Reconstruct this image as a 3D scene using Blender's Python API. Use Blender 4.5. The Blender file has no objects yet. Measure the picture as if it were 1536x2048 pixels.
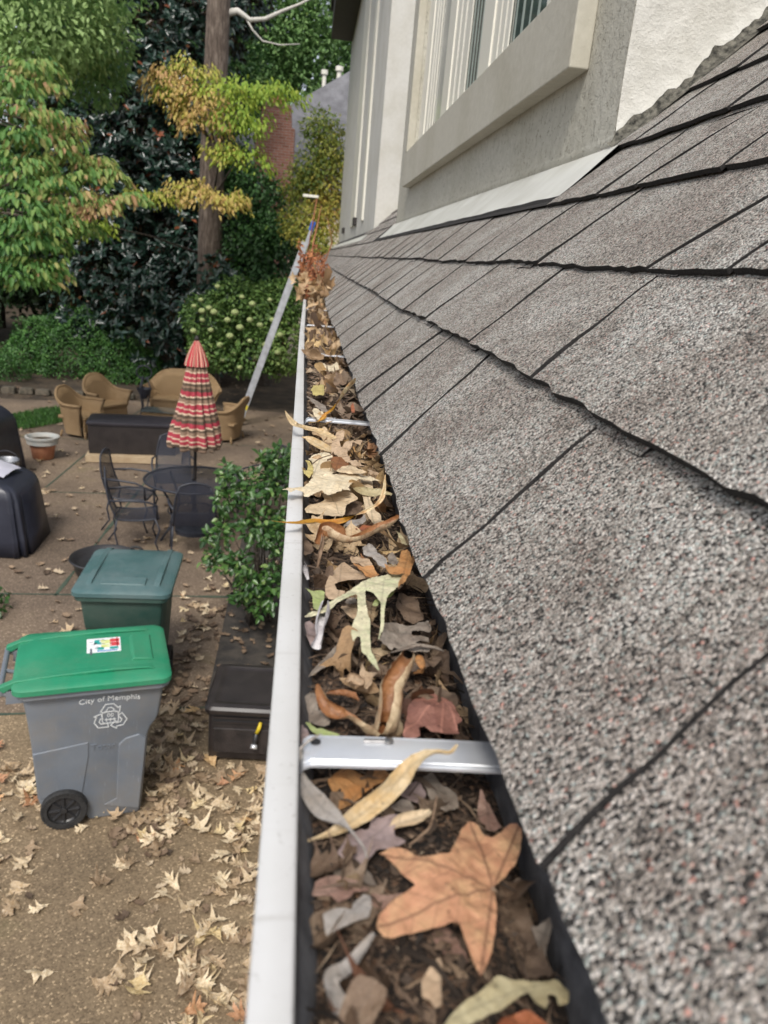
import bpy, bmesh, math, random
import numpy as np
from mathutils import Vector, Matrix, geometry, noise
PI = math.pi
rnd = random.Random(7); nr = np.random.RandomState(11)
S = bpy.context.scene; C = S.collection
# ------------------------------------------------------------------ camera
EYE = 3.5
Rv = np.array([0.99158831, -0.05517512, -0.11708259])
Fv = np.array([-0.09393313, 0.3155662, -0.94424284])
Uv = np.array([0.08904602, 0.94729809, 0.30772898])
FPX = 1538.0
cd = bpy.data.cameras.new('camera'); cam = bpy.data.objects.new('camera', cd); C.objects.link(cam); S.camera = cam
cam.matrix_world = Matrix(((Rv[0], Rv[1], Rv[2], 0), (Fv[0], Fv[1], Fv[2], 0), (Uv[0], Uv[1], Uv[2], EYE), (0, 0, 0, 1)))
cd.sensor_fit = 'VERTICAL'; cd.sensor_height = 36; cd.lens = FPX / 2048 * 36
cd.clip_start = 0.02; cd.clip_end = 400
cd.dof.use_dof = True; cd.dof.focus_distance = 0.95; cd.dof.aperture_fstop = 10.5
# ------------------------------------------------------------------ light
SUN_EL, SUN_AZ = math.radians(50), math.radians(196)      # azimuth clockwise from +Y: light comes from behind the viewer
w = bpy.data.worlds.new('World'); S.world = w; w.use_nodes = True
nt = w.node_tree; bg = nt.nodes['Background']
sky = nt.nodes.new('ShaderNodeTexSky'); sky.sky_type = 'NISHITA'; sky.sun_disc = False
sky.sun_elevation = SUN_EL; sky.sun_rotation = SUN_AZ; sky.air_density = 1.0; sky.dust_density = 3.0; sky.ozone_density = 1.0
hs = nt.nodes.new('ShaderNodeHueSaturation'); hs.inputs['Saturation'].default_value = 0.42
nt.links.new(sky.outputs[0], hs.inputs['Color']); nt.links.new(hs.outputs[0], bg.inputs[0]); bg.inputs[1].default_value = 0.12
sl = bpy.data.lights.new('sun', 'SUN'); so = bpy.data.objects.new('sun', sl); C.objects.link(so)
sl.energy = 1.5; sl.angle = math.radians(14); sl.color = (1, 0.95, 0.88)
sd = Vector((math.sin(SUN_AZ) * math.cos(SUN_EL), math.cos(SUN_AZ) * math.cos(SUN_EL), math.sin(SUN_EL)))
so.rotation_euler = sd.to_track_quat('Z', 'Y').to_euler(); so.location = (0, -5, 12)
S.view_settings.view_transform = 'Standard'; S.view_settings.look = 'None'; S.view_settings.gamma = 1
S.view_settings.exposure = 0.72
# ------------------------------------------------------------------ pixel helpers (photo pixels to true points)
def ray(u, v):
    d = np.array([(u - 768) / FPX, -(v - 1024) / FPX, -1.0]); return np.array([d @ Rv, d @ Fv, d @ Uv])
def gz(u, v, z=0.0):
    d = ray(u, v); p = d * ((z - EYE) / d[2]); return (p[0], p[1], z)
def gy(u, v, Y):
    d = ray(u, v); p = d * (Y / d[1]); return (p[0], Y, p[2] + EYE)
ZL = EYE - 0.235                                            # height of the gutter lip
# ------------------------------------------------------------------ materials
def nd(nt, t, **kw):
    n = nt.nodes.new(t)
    for k, v in kw.items():
        if k in n.inputs: n.inputs[k].default_value = v
        else: setattr(n, k, v)
    return n
def ramp(nt, fac, stops, interp='LINEAR'):
    r = nt.nodes.new('ShaderNodeValToRGB'); r.color_ramp.interpolation = interp
    e = r.color_ramp.elements
    while len(e) < len(stops): e.new(0.5)
    for x, (p, c) in zip(e, stops): x.position = p; x.color = tuple(c) + ((1,) if len(c) == 3 else ())
    nt.links.new(fac, r.inputs[0]); return r.outputs[0]
def mixc(nt, fac, a, b, mode='MIX'):
    m = nt.nodes.new('ShaderNodeMix'); m.data_type = 'RGBA'; m.blend_type = mode
    for s, i in ((fac, 0), (a, 6), (b, 7)):
        if hasattr(s, 'links'): nt.links.new(s, m.inputs[i])
        elif i == 0: m.inputs[0].default_value = s
        else: m.inputs[i].default_value = tuple(s) + (1,)
    return m.outputs[2]
def math_(nt, op, a, b=None, c=None):
    m = nt.nodes.new('ShaderNodeMath'); m.operation = op
    for i, s in enumerate((a, b, c)):
        if s is None: continue
        if hasattr(s, 'links'): nt.links.new(s, m.inputs[i])
        else: m.inputs[i].default_value = s
    return m.outputs[0]
def newmat(name):
    m = bpy.data.materials.new(name); m.use_nodes = True
    return m, m.node_tree, m.node_tree.nodes['Principled BSDF']
def coords(nt, kind='Object'):
    return nt.nodes.new('ShaderNodeTexCoord').outputs[kind]
def noise_(nt, vec, scale, detail=4, rough=0.6, out=0):
    n = nd(nt, 'ShaderNodeTexNoise', Scale=scale, Detail=detail, Roughness=rough); nt.links.new(vec, n.inputs['Vector']); return n.outputs[out]
def bump(nt, bs, h, strength=0.3, dist=0.01):
    b = nd(nt, 'ShaderNodeBump', Strength=strength, Distance=dist); nt.links.new(h, b.inputs['Height']); nt.links.new(b.outputs[0], bs.inputs['Normal'])
def mat(name, c1, c2=None, scale=8, rough=0.7, metal=0.0, bs=0.0, bscale=60, bdist=0.004, spec=0.5, lo=0.35, hi=0.65, coat=0):
    m, nt, b = newmat(name); co = coords(nt)
    b.inputs['Roughness'].default_value = rough; b.inputs['Metallic'].default_value = metal
    b.inputs['Specular IOR Level'].default_value = spec; b.inputs['Coat Weight'].default_value = coat
    if c2 is not None:
        nt.links.new(ramp(nt, noise_(nt, co, scale, 6), [(lo, c1), (hi, c2)]), b.inputs['Base Color'])
    else: b.inputs['Base Color'].default_value = tuple(c1) + (1,)
    if bs: bump(nt, b, noise_(nt, co, bscale, 5), bs, bdist)
    return m
def granule_mat():
    m, nt, b = newmat('shingle_granules'); co = coords(nt)
    v = nd(nt, 'ShaderNodeTexVoronoi', Scale=600.0); nt.links.new(co, v.inputs['Vector'])
    sep = nt.nodes.new('ShaderNodeSeparateColor'); nt.links.new(v.outputs['Color'], sep.inputs[0])
    base = ramp(nt, sep.outputs[0], [(0.0, (0.02, 0.018, 0.017)), (0.19, (0.055, 0.05, 0.047)), (0.26, (0.24, 0.218, 0.195)), (0.55, (0.42, 0.392, 0.36)), (0.8, (0.62, 0.585, 0.545)), (0.97, (0.82, 0.79, 0.75))])
    tint = ramp(nt, sep.outputs[1], [(0, (0.80, 0.96, 1.0)), (0.09, (0.84, 0.98, 1.0)), (0.13, (1, 1, 1)), (0.95, (1, 1, 1)), (0.965, (1.0, 0.78, 0.74)), (0.995, (0.95, 0.55, 0.5))])
    c = mixc(nt, 1.0, base, tint, 'MULTIPLY')
    patch = ramp(nt, noise_(nt, co, 5.5, 3), [(0.34, (0.78, 0.73, 0.69)), (0.5, (0.90, 0.87, 0.83)), (0.66, (1.08, 1.08, 1.06))])
    c = mixc(nt, 1.0, c, patch, 'MULTIPLY')
    grime = ramp(nt, noise_(nt, co, 22, 4), [(0.30, (0.70, 0.67, 0.65)), (0.48, (1, 1, 1))])
    c = mixc(nt, 0.8, c, grime, 'MULTIPLY')
    nt.links.new(c, b.inputs['Base Color']); b.inputs['Roughness'].default_value = 0.9
    h = math_(nt, 'SUBTRACT', 1.0, math_(nt, 'MULTIPLY', v.outputs['Distance'], 1.6))
    h = math_(nt, 'ADD', h, math_(nt, 'MULTIPLY', sep.outputs[2], 0.7))
    bump(nt, b, h, 1.0, 0.0018); return m
def stucco_mat(name, c, c2, worm=True, bs=0.5, dirt=True):
    m, nt, b = newmat(name); co = coords(nt)
    mp = nd(nt, 'ShaderNodeMapping'); mp.inputs['Scale'].default_value = (1, 1, 1); nt.links.new(co, mp.inputs[0])
    n1 = noise_(nt, co, 190, 3); n2 = noise_(nt, co, 38, 4)
    col = ramp(nt, n2, [(0.3, c), (0.7, c2)])
    h = math_(nt, 'ADD', math_(nt, 'MULTIPLY', n1, 0.5), n2)
    if worm:
        dn = noise_(nt, co, 30, 2, 0.5, 1)
        warp = mixc(nt, 0.035, co, dn, 'ADD')
        ve = nd(nt, 'ShaderNodeTexVoronoi', Scale=52.0, feature='DISTANCE_TO_EDGE'); nt.links.new(warp, ve.inputs['Vector'])
        edge = math_(nt, 'LESS_THAN', ve.outputs[0], 0.055)
        gate = math_(nt, 'GREATER_THAN', noise_(nt, co, 45, 2), 0.56)
        pit = math_(nt, 'MULTIPLY', edge, gate)
        h = math_(nt, 'SUBTRACT', h, math_(nt, 'MULTIPLY', pit, 1.3))
        col = mixc(nt, math_(nt, 'MULTIPLY', pit, 0.5), col, (0.17, 0.155, 0.12))
    if dirt:
        col = mixc(nt, 0.5, col, ramp(nt, noise_(nt, co, 3.0, 5), [(0.35, (0.8, 0.78, 0.72)), (0.55, (1, 1, 1))]), 'MULTIPLY')
    nt.links.new(col, b.inputs['Base Color']); b.inputs['Roughness'].default_value = 0.88
    bump(nt, b, h, bs, 0.004); return m
def leaf_mat(name, front, back=None, spot=None, vein=0.5, vdark=True, rough=0.62, trans=0.12, lat=0.008, vary=0.0):
    """dry leaf: uv = (metres along the midrib, metres across it)"""
    m, nt, b = newmat(name); co = coords(nt); back = back or front
    uv = coords(nt, 'UV'); sx = nt.nodes.new('ShaderNodeSeparateXYZ'); nt.links.new(uv, sx.inputs[0])
    au = math_(nt, 'ABSOLUTE', sx.outputs[1])
    mid = math_(nt, 'LESS_THAN', au, 0.0007)
    fr = math_(nt, 'FRACT', math_(nt, 'DIVIDE', math_(nt, 'SUBTRACT', sx.outputs[0], math_(nt, 'MULTIPLY', au, 0.85)), lat))
    la = math_(nt, 'MULTIPLY', math_(nt, 'LESS_THAN', fr, 0.07), 0.5)
    v = math_(nt, 'MAXIMUM', mid, la)
    geo = nt.nodes.new('ShaderNodeNewGeometry')
    base = mixc(nt, geo.outputs['Backfacing'], front, back)
    n = noise_(nt, co, 70, 5, 0.65); n2 = noise_(nt, co, 260, 3)
    sp = spot or tuple(x * 0.55 for x in front)
    base = mixc(nt, ramp(nt, n, [(0.42, (0, 0, 0)), (0.68, (0.95, 0.95, 0.95))]), base, sp)
    vo = nd(nt, 'ShaderNodeTexVoronoi', Scale=150.0); nt.links.new(co, vo.inputs['Vector']); base = mixc(nt, math_(nt, 'MULTIPLY', math_(nt, 'LESS_THAN', vo.outputs['Distance'], 0.13), 0.55), base, tuple(x * 0.3 for x in front))
    base = mixc(nt, 0.6, base, ramp(nt, n2, [(0.3, (0.72, 0.70, 0.68)), (0.6, (1.06, 1.06, 1.06))]), 'MULTIPLY')
    base = mixc(nt, math_(nt, 'MULTIPLY', v, vein), base, tuple(x * (0.45 if vdark else 1.35) for x in front))
    if vary:
        oi = nt.nodes.new('ShaderNodeObjectInfo')
        base = mixc(nt, vary, base, ramp(nt, oi.outputs['Random'], [(0, (0.30, 0.22, 0.16)), (0.3, (0.78, 0.66, 0.55)), (0.55, (1.12, 1.08, 1.0)), (0.82, (1.28, 1.26, 1.2)), (0.94, (1.15, 1.05, 0.7)), (0.97, (0.9, 0.55, 0.3)), (1, (0.7, 0.35, 0.22))]), 'MULTIPLY')
    nt.links.new(base, b.inputs['Base Color']); b.inputs['Roughness'].default_value = rough
    h = math_(nt, 'ADD', math_(nt, 'MULTIPLY', v, 0.6), math_(nt, 'ADD', n, math_(nt, 'MULTIPLY', n2, 0.4)))
    bump(nt, b, h, 0.8, 0.0025)
    tr = nt.nodes.new('ShaderNodeBsdfTranslucent'); nt.links.new(base, tr.inputs[0])
    mx = nt.nodes.new('ShaderNodeMixShader'); mx.inputs[0].default_value = trans
    nt.links.new(b.outputs[0], mx.inputs[1]); nt.links.new(tr.outputs[0], mx.inputs[2])
    nt.links.new(mx.outputs[0], nt.nodes['Material Output'].inputs[0]); return m
def foliage_mat(name, stops, rough=0.5, trans=0.25, spec=0.5, back=None):
    """colour from the per-leaf attribute 'tone' (0..1)"""
    m, nt, b = newmat(name)
    at = nt.nodes.new('ShaderNodeAttribute'); at.attribute_name = 'tone'
    col = ramp(nt, at.outputs['Fac'], stops)
    if back:
        geo = nt.nodes.new('ShaderNodeNewGeometry'); col = mixc(nt, geo.outputs['Backfacing'], col, back)
    nt.links.new(col, b.inputs['Base Color']); b.inputs['Roughness'].default_value = rough; b.inputs['Specular IOR Level'].default_value = spec
    tr = nt.nodes.new('ShaderNodeBsdfTranslucent'); nt.links.new(col, tr.inputs[0])
    mx = nt.nodes.new('ShaderNodeMixShader'); mx.inputs[0].default_value = trans
    nt.links.new(b.outputs[0], mx.inputs[1]); nt.links.new(tr.outputs[0], mx.inputs[2])
    nt.links.new(mx.outputs[0], nt.nodes['Material Output'].inputs[0]); return m
# ------------------------------------------------------------------ objects
def tag(o, label=None, cat=None, group=None, kind=None):
    if label: o['label'] = label
    if cat: o['category'] = cat
    if group: o['group'] = group
    if kind: o['kind'] = kind
    return o
def thing(name, label, cat, loc=(0, 0, 0), rz=0.0, group=None, kind=None):
    o = bpy.data.objects.new(name, None); C.objects.link(o); o.location = loc; o.rotation_euler = (0, 0, rz); o.empty_display_size = 0.1
    return tag(o, label, cat, group, kind)
class MB:
    def __init__(s): s.v = []; s.f = []; s.m = []
    def add(s, vs, fs, mi=0):
        n = len(s.v); s.v += [tuple(map(float, p)) for p in vs]; s.f += [tuple(i + n for i in f) for f in fs]; s.m += [mi] * len(fs); return s
    def box(s, c, d, rz=0.0, mi=0, top=(1, 1), ry=0.0, rx=0.0):
        M = Matrix.Rotation(rz, 3, 'Z') @ Matrix.Rotation(ry, 3, 'Y') @ Matrix.Rotation(rx, 3, 'X'); vs = []
        for z in (-1, 1):
            for x, y in ((-1, -1), (1, -1), (1, 1), (-1, 1)):
                k = top if z > 0 else (1, 1)
                vs.append(Vector(c) + M @ Vector((x * d[0] / 2 * k[0], y * d[1] / 2 * k[1], z * d[2] / 2)))
        return s.add(vs, [(3, 2, 1, 0), (4, 5, 6, 7), (0, 1, 5, 4), (1, 2, 6, 5), (2, 3, 7, 6), (3, 0, 4, 7)], mi)
    def tube(s, pts, r, n=8, mi=0, cap=True, flat=1.0):
        P = [Vector(p) for p in pts]; R = r if isinstance(r, (list, tuple)) else [r] * len(P); vs = []; fs = []
        up = None
        for i, p in enumerate(P):
            t = (P[min(i + 1, len(P) - 1)] - P[max(i - 1, 0)]).normalized()
            if up is None: up = t.orthogonal().normalized()
            up = (up - t * up.dot(t)); up = up.normalized() if up.length > 1e-6 else t.orthogonal().normalized()
            b = t.cross(up)
            for k in range(n):
                a = 2 * PI * k / n; vs.append(p + (up * math.cos(a) + b * math.sin(a) * flat) * R[i])
        for i in range(len(P) - 1):
            for k in range(n): fs.append((i * n + k, i * n + (k + 1) % n, (i + 1) * n + (k + 1) % n, (i + 1) * n + k))
        if cap: fs += [tuple(range(n))[::-1], tuple(range((len(P) - 1) * n, len(P) * n))]
        return s.add(vs, fs, mi)
    def lathe(s, prof, n=32, c=(0, 0, 0), mi=0, cap=True, mod=None):
        vs = []; fs = []
        for j, (r, z) in enumerate(prof):
            for k in range(n):
                a = 2 * PI * k / n; rr = r * (mod(a, j, z) if mod else 1); vs.append((c[0] + rr * math.cos(a), c[1] + rr * math.sin(a), c[2] + z))
        for j in range(len(prof) - 1):
            for k in range(n): fs.append((j * n + k, j * n + (k + 1) % n, (j + 1) * n + (k + 1) % n, (j + 1) * n + k))
        if cap: fs += [tuple(range(n))[::-1], tuple(range((len(prof) - 1) * n, len(prof) * n))]
        return s.add(vs, fs, mi)
    def loft(s, rings, mi=0, cap=True, closed=True):
        n = len(rings[0]); vs = [p for r in rings for p in r]; fs = []
        for j in range(len(rings) - 1):
            for k in range(n if closed else n - 1): fs.append((j * n + k, j * n + (k + 1) % n, (j + 1) * n + (k + 1) % n, (j + 1) * n + k))
        if cap: fs += [tuple(range(n))[::-1], tuple(range((len(rings) - 1) * n, len(rings) * n))]
        return s.add(vs, fs, mi)
    def prism(s, poly, axis, a, b, mi=0):
        """poly: 2D points; extruded along axis ('x','y','z') from a to b"""
        def P(p, t): return (t, p[0], p[1]) if axis == 'x' else (p[0], t, p[1]) if axis == 'y' else (p[0], p[1], t)
        n = len(poly); vs = [P(p, a) for p in poly] + [P(p, b) for p in poly]
        fs = [tuple(range(n)), tuple(range(n, 2 * n))[::-1]] + [(k, k + n, (k + 1) % n + n, (k + 1) % n) for k in range(n)]
        return s.add(vs, fs, mi)
def rrect(w, d, r, n=5, cx=0, cy=0):
    out = []
    for (sx, sy, a0) in ((1, 1, 0), (-1, 1, 90), (-1, -1, 180), (1, -1, 270)):
        for k in range(n + 1):
            a = math.radians(a0 + 90 * k / n); out.append((cx + sx * (w / 2 - r) + r * math.cos(a), cy + sy * (d / 2 - r) + r * math.sin(a)))
    return out
def finish(me, mats, smooth=False, angle=None):
    for m in (mats if isinstance(mats, (list, tuple)) else [mats]): me.materials.append(m)
    if smooth: me.polygons.foreach_set('use_smooth', [True] * len(me.polygons))
    if angle is not None: me.set_sharp_from_angle(angle=math.radians(angle))
    return me
def obj(name, mb, mats, parent=None, smooth=False, angle=None, world=False, bevel=0, fix=True):
    """one mesh object. world=True: vertices are world points and the parent sits elsewhere (unrotated)."""
    me = bpy.data.meshes.new(name); me.from_pydata([tuple(v) for v in mb.v], [], mb.f)
    if any(mb.m): me.polygons.foreach_set('material_index', mb.m)
    if fix:
        bm = bmesh.new(); bm.from_mesh(me); bmesh.ops.recalc_face_normals(bm, faces=bm.faces); bm.to_mesh(me); bm.free()
    finish(me, mats, smooth or angle is not None, angle)
    o = bpy.data.objects.new(name, me); C.objects.link(o)
    if parent:
        o.parent = parent
        if world: o.location = tuple(-x for x in parent.location)
    if bevel:
        bv = o.modifiers.new('Bevel', 'BEVEL'); bv.width = bevel; bv.segments = 3; bv.limit_method = 'ANGLE'; bv.angle_limit = math.radians(35)
    return o
def copy_tree(o, parent=None):
    c = o.copy(); C.objects.link(c); c.parent = parent
    for ch in o.children: copy_tree(ch, c)
    return c
def text_mb(body, size, thick=0.002):
    cu = bpy.data.curves.new('lettering', 'FONT'); cu.body = body; cu.size = size; cu.align_x = 'CENTER'; cu.extrude = thick / 2; cu.resolution_u = 2
    t = bpy.data.objects.new('lettering', cu); me = t.to_mesh(); mb = MB()
    mb.add([tuple(v.co) for v in me.vertices], [tuple(p.vertices) for p in me.polygons]); t.to_mesh_clear(); bpy.data.objects.remove(t); return mb
def xf(mb, M):
    mb.v = [tuple(M @ Vector(v)) for v in mb.v]; return mb
# common materials
M_ALU = mat('bright_aluminium', (0.92, 0.94, 0.97), (0.78, 0.80, 0.84), 14, 0.36, 0.72, bs=0.05, bscale=300)
M_WHITE = mat('white_gutter_paint', (0.55, 0.555, 0.555), (0.47, 0.47, 0.455), 7, 0.55, bs=0.15, bscale=60, bdist=0.001)
def paint_mat():
    m, nt, b = newmat('weathered_white_gutter_paint'); co = coords(nt)
    c = ramp(nt, noise_(nt, co, 5, 6, .65), [(.35, (.58, .58, .575)), (.7, (.49, .485, .465))])
    sp = ramp(nt, noise_(nt, co, 210, 4, .7), [(.62, (0, 0, 0)), (.74, (.55, .55, .55))]); c = mixc(nt, sp, c, (.20, .18, .15))
    mp = nd(nt, 'ShaderNodeMapping'); mp.inputs['Scale'].default_value = (4, 60, 60); nt.links.new(co, mp.inputs[0])
    st = ramp(nt, noise_(nt, mp.outputs[0], 1.0, 4, .6), [(.60, (0, 0, 0)), (.72, (.3, .3, .3))]); c = mixc(nt, st, c, (.27, .25, .22))
    nt.links.new(c, b.inputs['Base Color']); b.inputs['Roughness'].default_value = .5; bump(nt, b, noise_(nt, co, 30, 4), .2, .001); return m
M_WHITE = paint_mat()
M_GRIME = mat('grimy_gutter_metal', (0.035, 0.035, 0.038), (0.13, 0.13, 0.135), 45, 0.75, bs=0.5, bscale=160, bdist=0.002)
M_BLACKASPH = mat('asphalt_edge', (0.008, 0.007, 0.007), (0.030, 0.027, 0.026), 300, 0.95, bs=0.8, bscale=500, bdist=0.002)
M_GRAN = granule_mat()
M_STUC = stucco_mat('cream_stucco_front_shaded', (0.42, 0.405, 0.345), (0.50, 0.485, 0.42), bs=1.0)  # cream stucco toned darker: the front's weaker light is in the colour
M_STUC2 = stucco_mat('cream_stucco_side_sunlit', (0.50, 0.49, 0.445), (0.60, 0.59, 0.545), worm=False, bs=1.0)  # same dormer stucco toned lighter: the sunlit look is in the colour
M_STUCF = stucco_mat('smooth_stucco', (0.50, 0.49, 0.45), (0.55, 0.54, 0.50), worm=False, bs=0.2)
M_TRIM = stucco_mat('stucco_trim', (0.43, 0.41, 0.345), (0.49, 0.47, 0.40), worm=False, bs=0.3)
M_VINYL = mat('cream_window_vinyl', (0.72, 0.70, 0.62), None, rough=0.4)
M_FLASH = mat('painted_flashing', (0.54, 0.54, 0.50), (0.42, 0.415, 0.37), 5, 0.55, bs=0.25, bscale=14, bdist=0.01)
M_DARKBR = mat('dark_brown_wood', (0.018, 0.015, 0.014), (0.035, 0.03, 0.027), 20, 0.7)
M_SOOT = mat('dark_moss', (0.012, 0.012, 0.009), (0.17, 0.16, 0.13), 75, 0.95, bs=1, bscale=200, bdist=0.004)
# ================================================================== GROUND
def ground_mat(name='tan_aggregate_patio', c3_=[(0.3, (0.16, 0.118, 0.070)), (0.5, (0.245, 0.180, 0.106)), (0.7, (0.31, 0.232, 0.140))]):
    m, nt, b = newmat(name); co = coords(nt)
    big = ramp(nt, noise_(nt, co, 0.55, 5), c3_)
    v = nd(nt, 'ShaderNodeTexVoronoi', Scale=95.0); nt.links.new(co, v.inputs['Vector'])
    sep = nt.nodes.new('ShaderNodeSeparateColor'); nt.links.new(v.outputs['Color'], sep.inputs[0])
    peb = ramp(nt, sep.outputs[0], [(0, (0.66, 0.64, 0.62)), (0.5, (0.98, 0.98, 0.97)), (0.9, (1.22, 1.22, 1.22)), (0.985, (2.2, 2.25, 2.3))])
    c = mixc(nt, 1.0, big, peb, 'MULTIPLY')
    moss = ramp(nt, noise_(nt, co, 1.1, 6, 0.7), [(0.58, (0, 0, 0)), (0.75, (0.55, 0.55, 0.55))])
    c = mixc(nt, moss, c, (0.115, 0.105, 0.035))
    dk = ramp(nt, noise_(nt, co, 0.23, 4), [(0.35, (0.62, 0.62, 0.68)), (0.6, (1, 1, 1))])
    c = mixc(nt, 0.8, c, dk, 'MULTIPLY')
    nt.links.new(c, b.inputs['Base Color']); b.inputs['Roughness'].default_value = 0.85
    h = math_(nt, 'SUBTRACT', math_(nt, 'MULTIPLY', noise_(nt, co, 40, 5), 0.8), v.outputs['Distance']); bump(nt, b, h, 0.35, 0.004)
    return m
M_SOIL = mat('woodland_soil', (0.03, 0.022, 0.014), (0.085, 0.06, 0.036), 2.5, 0.95, bs=0.8, bscale=12, bdist=0.06)
mb = MB(); mb.add([(-150, -60, -0.02), (150, -60, -0.02), (150, 220, -0.02), (-150, 220, -0.02)], [(0, 1, 2, 3)])
tag(obj('ground', mb, M_SOIL), kind='structure')
M_PATIO = ground_mat()
M_JOINT = mat('mossy_joint', (0.03, 0.06, 0.045), (0.07, 0.09, 0.06), 6, 0.95)
mb = MB(); mb.add([(-9.5, -3, 0), (1.6, -3, 0), (1.6, 5.68, 0), (-9.5, 4.49, 0)], [(0, 1, 2, 3)])
tag(obj('patio', mb, M_PATIO), kind='structure')
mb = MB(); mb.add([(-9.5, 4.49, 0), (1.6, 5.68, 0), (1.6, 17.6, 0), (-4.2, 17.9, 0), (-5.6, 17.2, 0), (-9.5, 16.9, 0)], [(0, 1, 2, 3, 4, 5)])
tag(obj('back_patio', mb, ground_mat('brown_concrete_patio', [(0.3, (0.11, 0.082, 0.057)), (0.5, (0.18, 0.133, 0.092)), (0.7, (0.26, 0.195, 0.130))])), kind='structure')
mb = MB()
for a, b_ in (((-9, 7.0), (1, 7.65)), ((-9, 4.54), (1, 5.615)), ((-9, 10.3), (1, 11.2)), ((-9, 13.4), (1, 14.5)), ((-3.9, -3), (-3.4, 17)), ((-2.35, 7.4), (-2.2, 14))):
    n = 40; L = Vector((b_[0] - a[0], b_[1] - a[1])); nn = Vector((-L.y, L.x)).normalized(); ps = []
    for k in range(n + 1):
        p = Vector(a) + L * k / n; wv = 0.012 + 0.03 * max(0, noise.noise(Vector((p.x * 2, p.y * 2, 3)))); of = nn * 0.01 * noise.noise(Vector((p.x, p.y, 0)))
        ps += [(p.x + of.x + nn.x * wv, p.y + nn.y * wv, 0.004), (p.x + of.x - nn.x * wv, p.y - nn.y * wv, 0.004)]
    mb.add(ps, [(2 * k, 2 * k + 1, 2 * k + 3, 2 * k + 2) for k in range(n)])
tag(obj('patio_joint_line', mb, M_JOINT), kind='structure')
M_BED = mat('dark_bed_soil', (0.025, 0.023, 0.022), (0.065, 0.055, 0.045), 8, 0.9, bs=0.6, bscale=60, bdist=0.01)
mb = MB(); mb.prism([(-0.60, 5.42), (0.34, 5.42), (0.34, 9.6), (-0.62, 9.6)], 'z', 0.0, 0.07)
tag(obj('planting_bed', mb, M_BED), kind='structure')
# ================================================================== HOUSE
EX, TH = 0.17, math.radians(43.5)
cT, sT = math.cos(TH), math.sin(TH)
P0 = np.array([0.1076, 0.0, EYE - 0.2220])
def RP(s, y, h=0.0):                 # roof plane: s metres up the slope, y along the eave, h above
    return (P0[0] + s * cT - h * sT, y, P0[2] + s * sT + h * cT)
house = thing('house', 'cream stucco house with shingled lower roof and dormer walls above the gutter', 'house', (0.6, 2.0, 0))
def tab(mb, k, y0, y1, sl0, sl1, lift, lo=0.0, t=0.0058, seed=0, ext=0.012, mi=0, ka=None, kb=None):
    ny = max(3, int((y1 - y0) / 0.022)); ns = 9; top = []; 
    if y0 > 7: ny = 4; ns = 4
    s0 = k * EX
    for j in range(ns + 1):
        fs = j / ns; row = []
        for i in range(ny + 1):
            fy = i / ny; yy0 = y0 + sl0 * fs; yy1 = y1 + sl1 * fs
            y = yy0 + (yy1 - yy0) * fy
            if i in (0, ny): y += 0.0050 * noise.noise(Vector((s0 * 9 + fs * 4.5, ((ka if i == 0 else kb) or y0 * 7) * 13.7, 0.7)))
            s = s0 + lo + fs * (EX + ext - lo)
            s += 0.004 * noise.noise(Vector((y * 2.2, k * 3.1, 0.5)))
            if j == 0: s += 0.0040 * noise.noise(Vector((y * 75, k * 5.0, seed))) + 0.003 * noise.noise(Vector((y * 9, k, seed + 4)))
            h = (lift + 0.0014 * (1 - fy)) * (1 - fs) + 0.0010 * (1 - fy) + 0.0030 + 0.0016 * noise.noise(Vector((s * 14, y * 9, seed))) + 0.0020 * noise.noise(Vector((s * 4, y * 3, 9.1)))
            if j == 0: h -= 0.0008
            row.append(RP(s, y, h))
        top.append(row)
    n0 = len(top) * (ny + 1); vs = [p for r in top for p in r]; W = ny + 1
    fs_ = [(j * W + i, j * W + i + 1, (j + 1) * W + i + 1, (j + 1) * W + i) for j in range(ns) for i in range(ny)]
    mb.add(vs, fs_, mi)
    # edges: bottom row and two sides
    dz = lambda p, d: (p[0] + d * sT, p[1], p[2] - d * cT)
    bot = top[0]; vs = bot + [dz(p, t + 0.001 * (1 + noise.noise(Vector((p[1] * 90, k, 0))))) for p in bot]
    mb.add(vs, [(i, i + 1, W + i + 1, W + i) for i in range(ny)], 1)
    for c in (0, ny):
        col = [r[c] for r in top]; vs = col + [dz(p, t) for p in col]; n = len(col)
        mb.add(vs, [(i, i + 1, n + i + 1, n + i) for i in range(ns)], 1)
slots = {0: [(-0.75, 0), (-0.42, 0), (-0.12, 0.02), (0.226, 0.045), (0.503, 0.062), (0.868, 0.088), (1.145, 0.068), (1.300, 0.0)],
         1: [(-0.6, 0), (-0.25, 0), (-0.02, 0.02), (0.27, 0.02), (0.732, 0.042), (1.035, 0.050), (1.450, 0.0)],
         2: [(-0.5, 0), (-0.1, 0), (0.2, 0), (0.637, -0.03), (0.790, -0.07), (1.196, -0.03), (1.476, -0.05)],
         3: [(-0.3, 0), (0.1, 0), (0.42, 0), (0.70, -0.03), (0.93, 0), (1.175, -0.09), (1.33, -0.015), (1.612, 0)],
         4: [(-0.2, 0), (0.15, 0), (0.5, 0), (0.86, 0), (1.18, 0), (1.52, 0)]}
mb = MB(); rr = random.Random(5)
NC = 16; DEN = 1.72                                         # near dormer cheek
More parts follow.
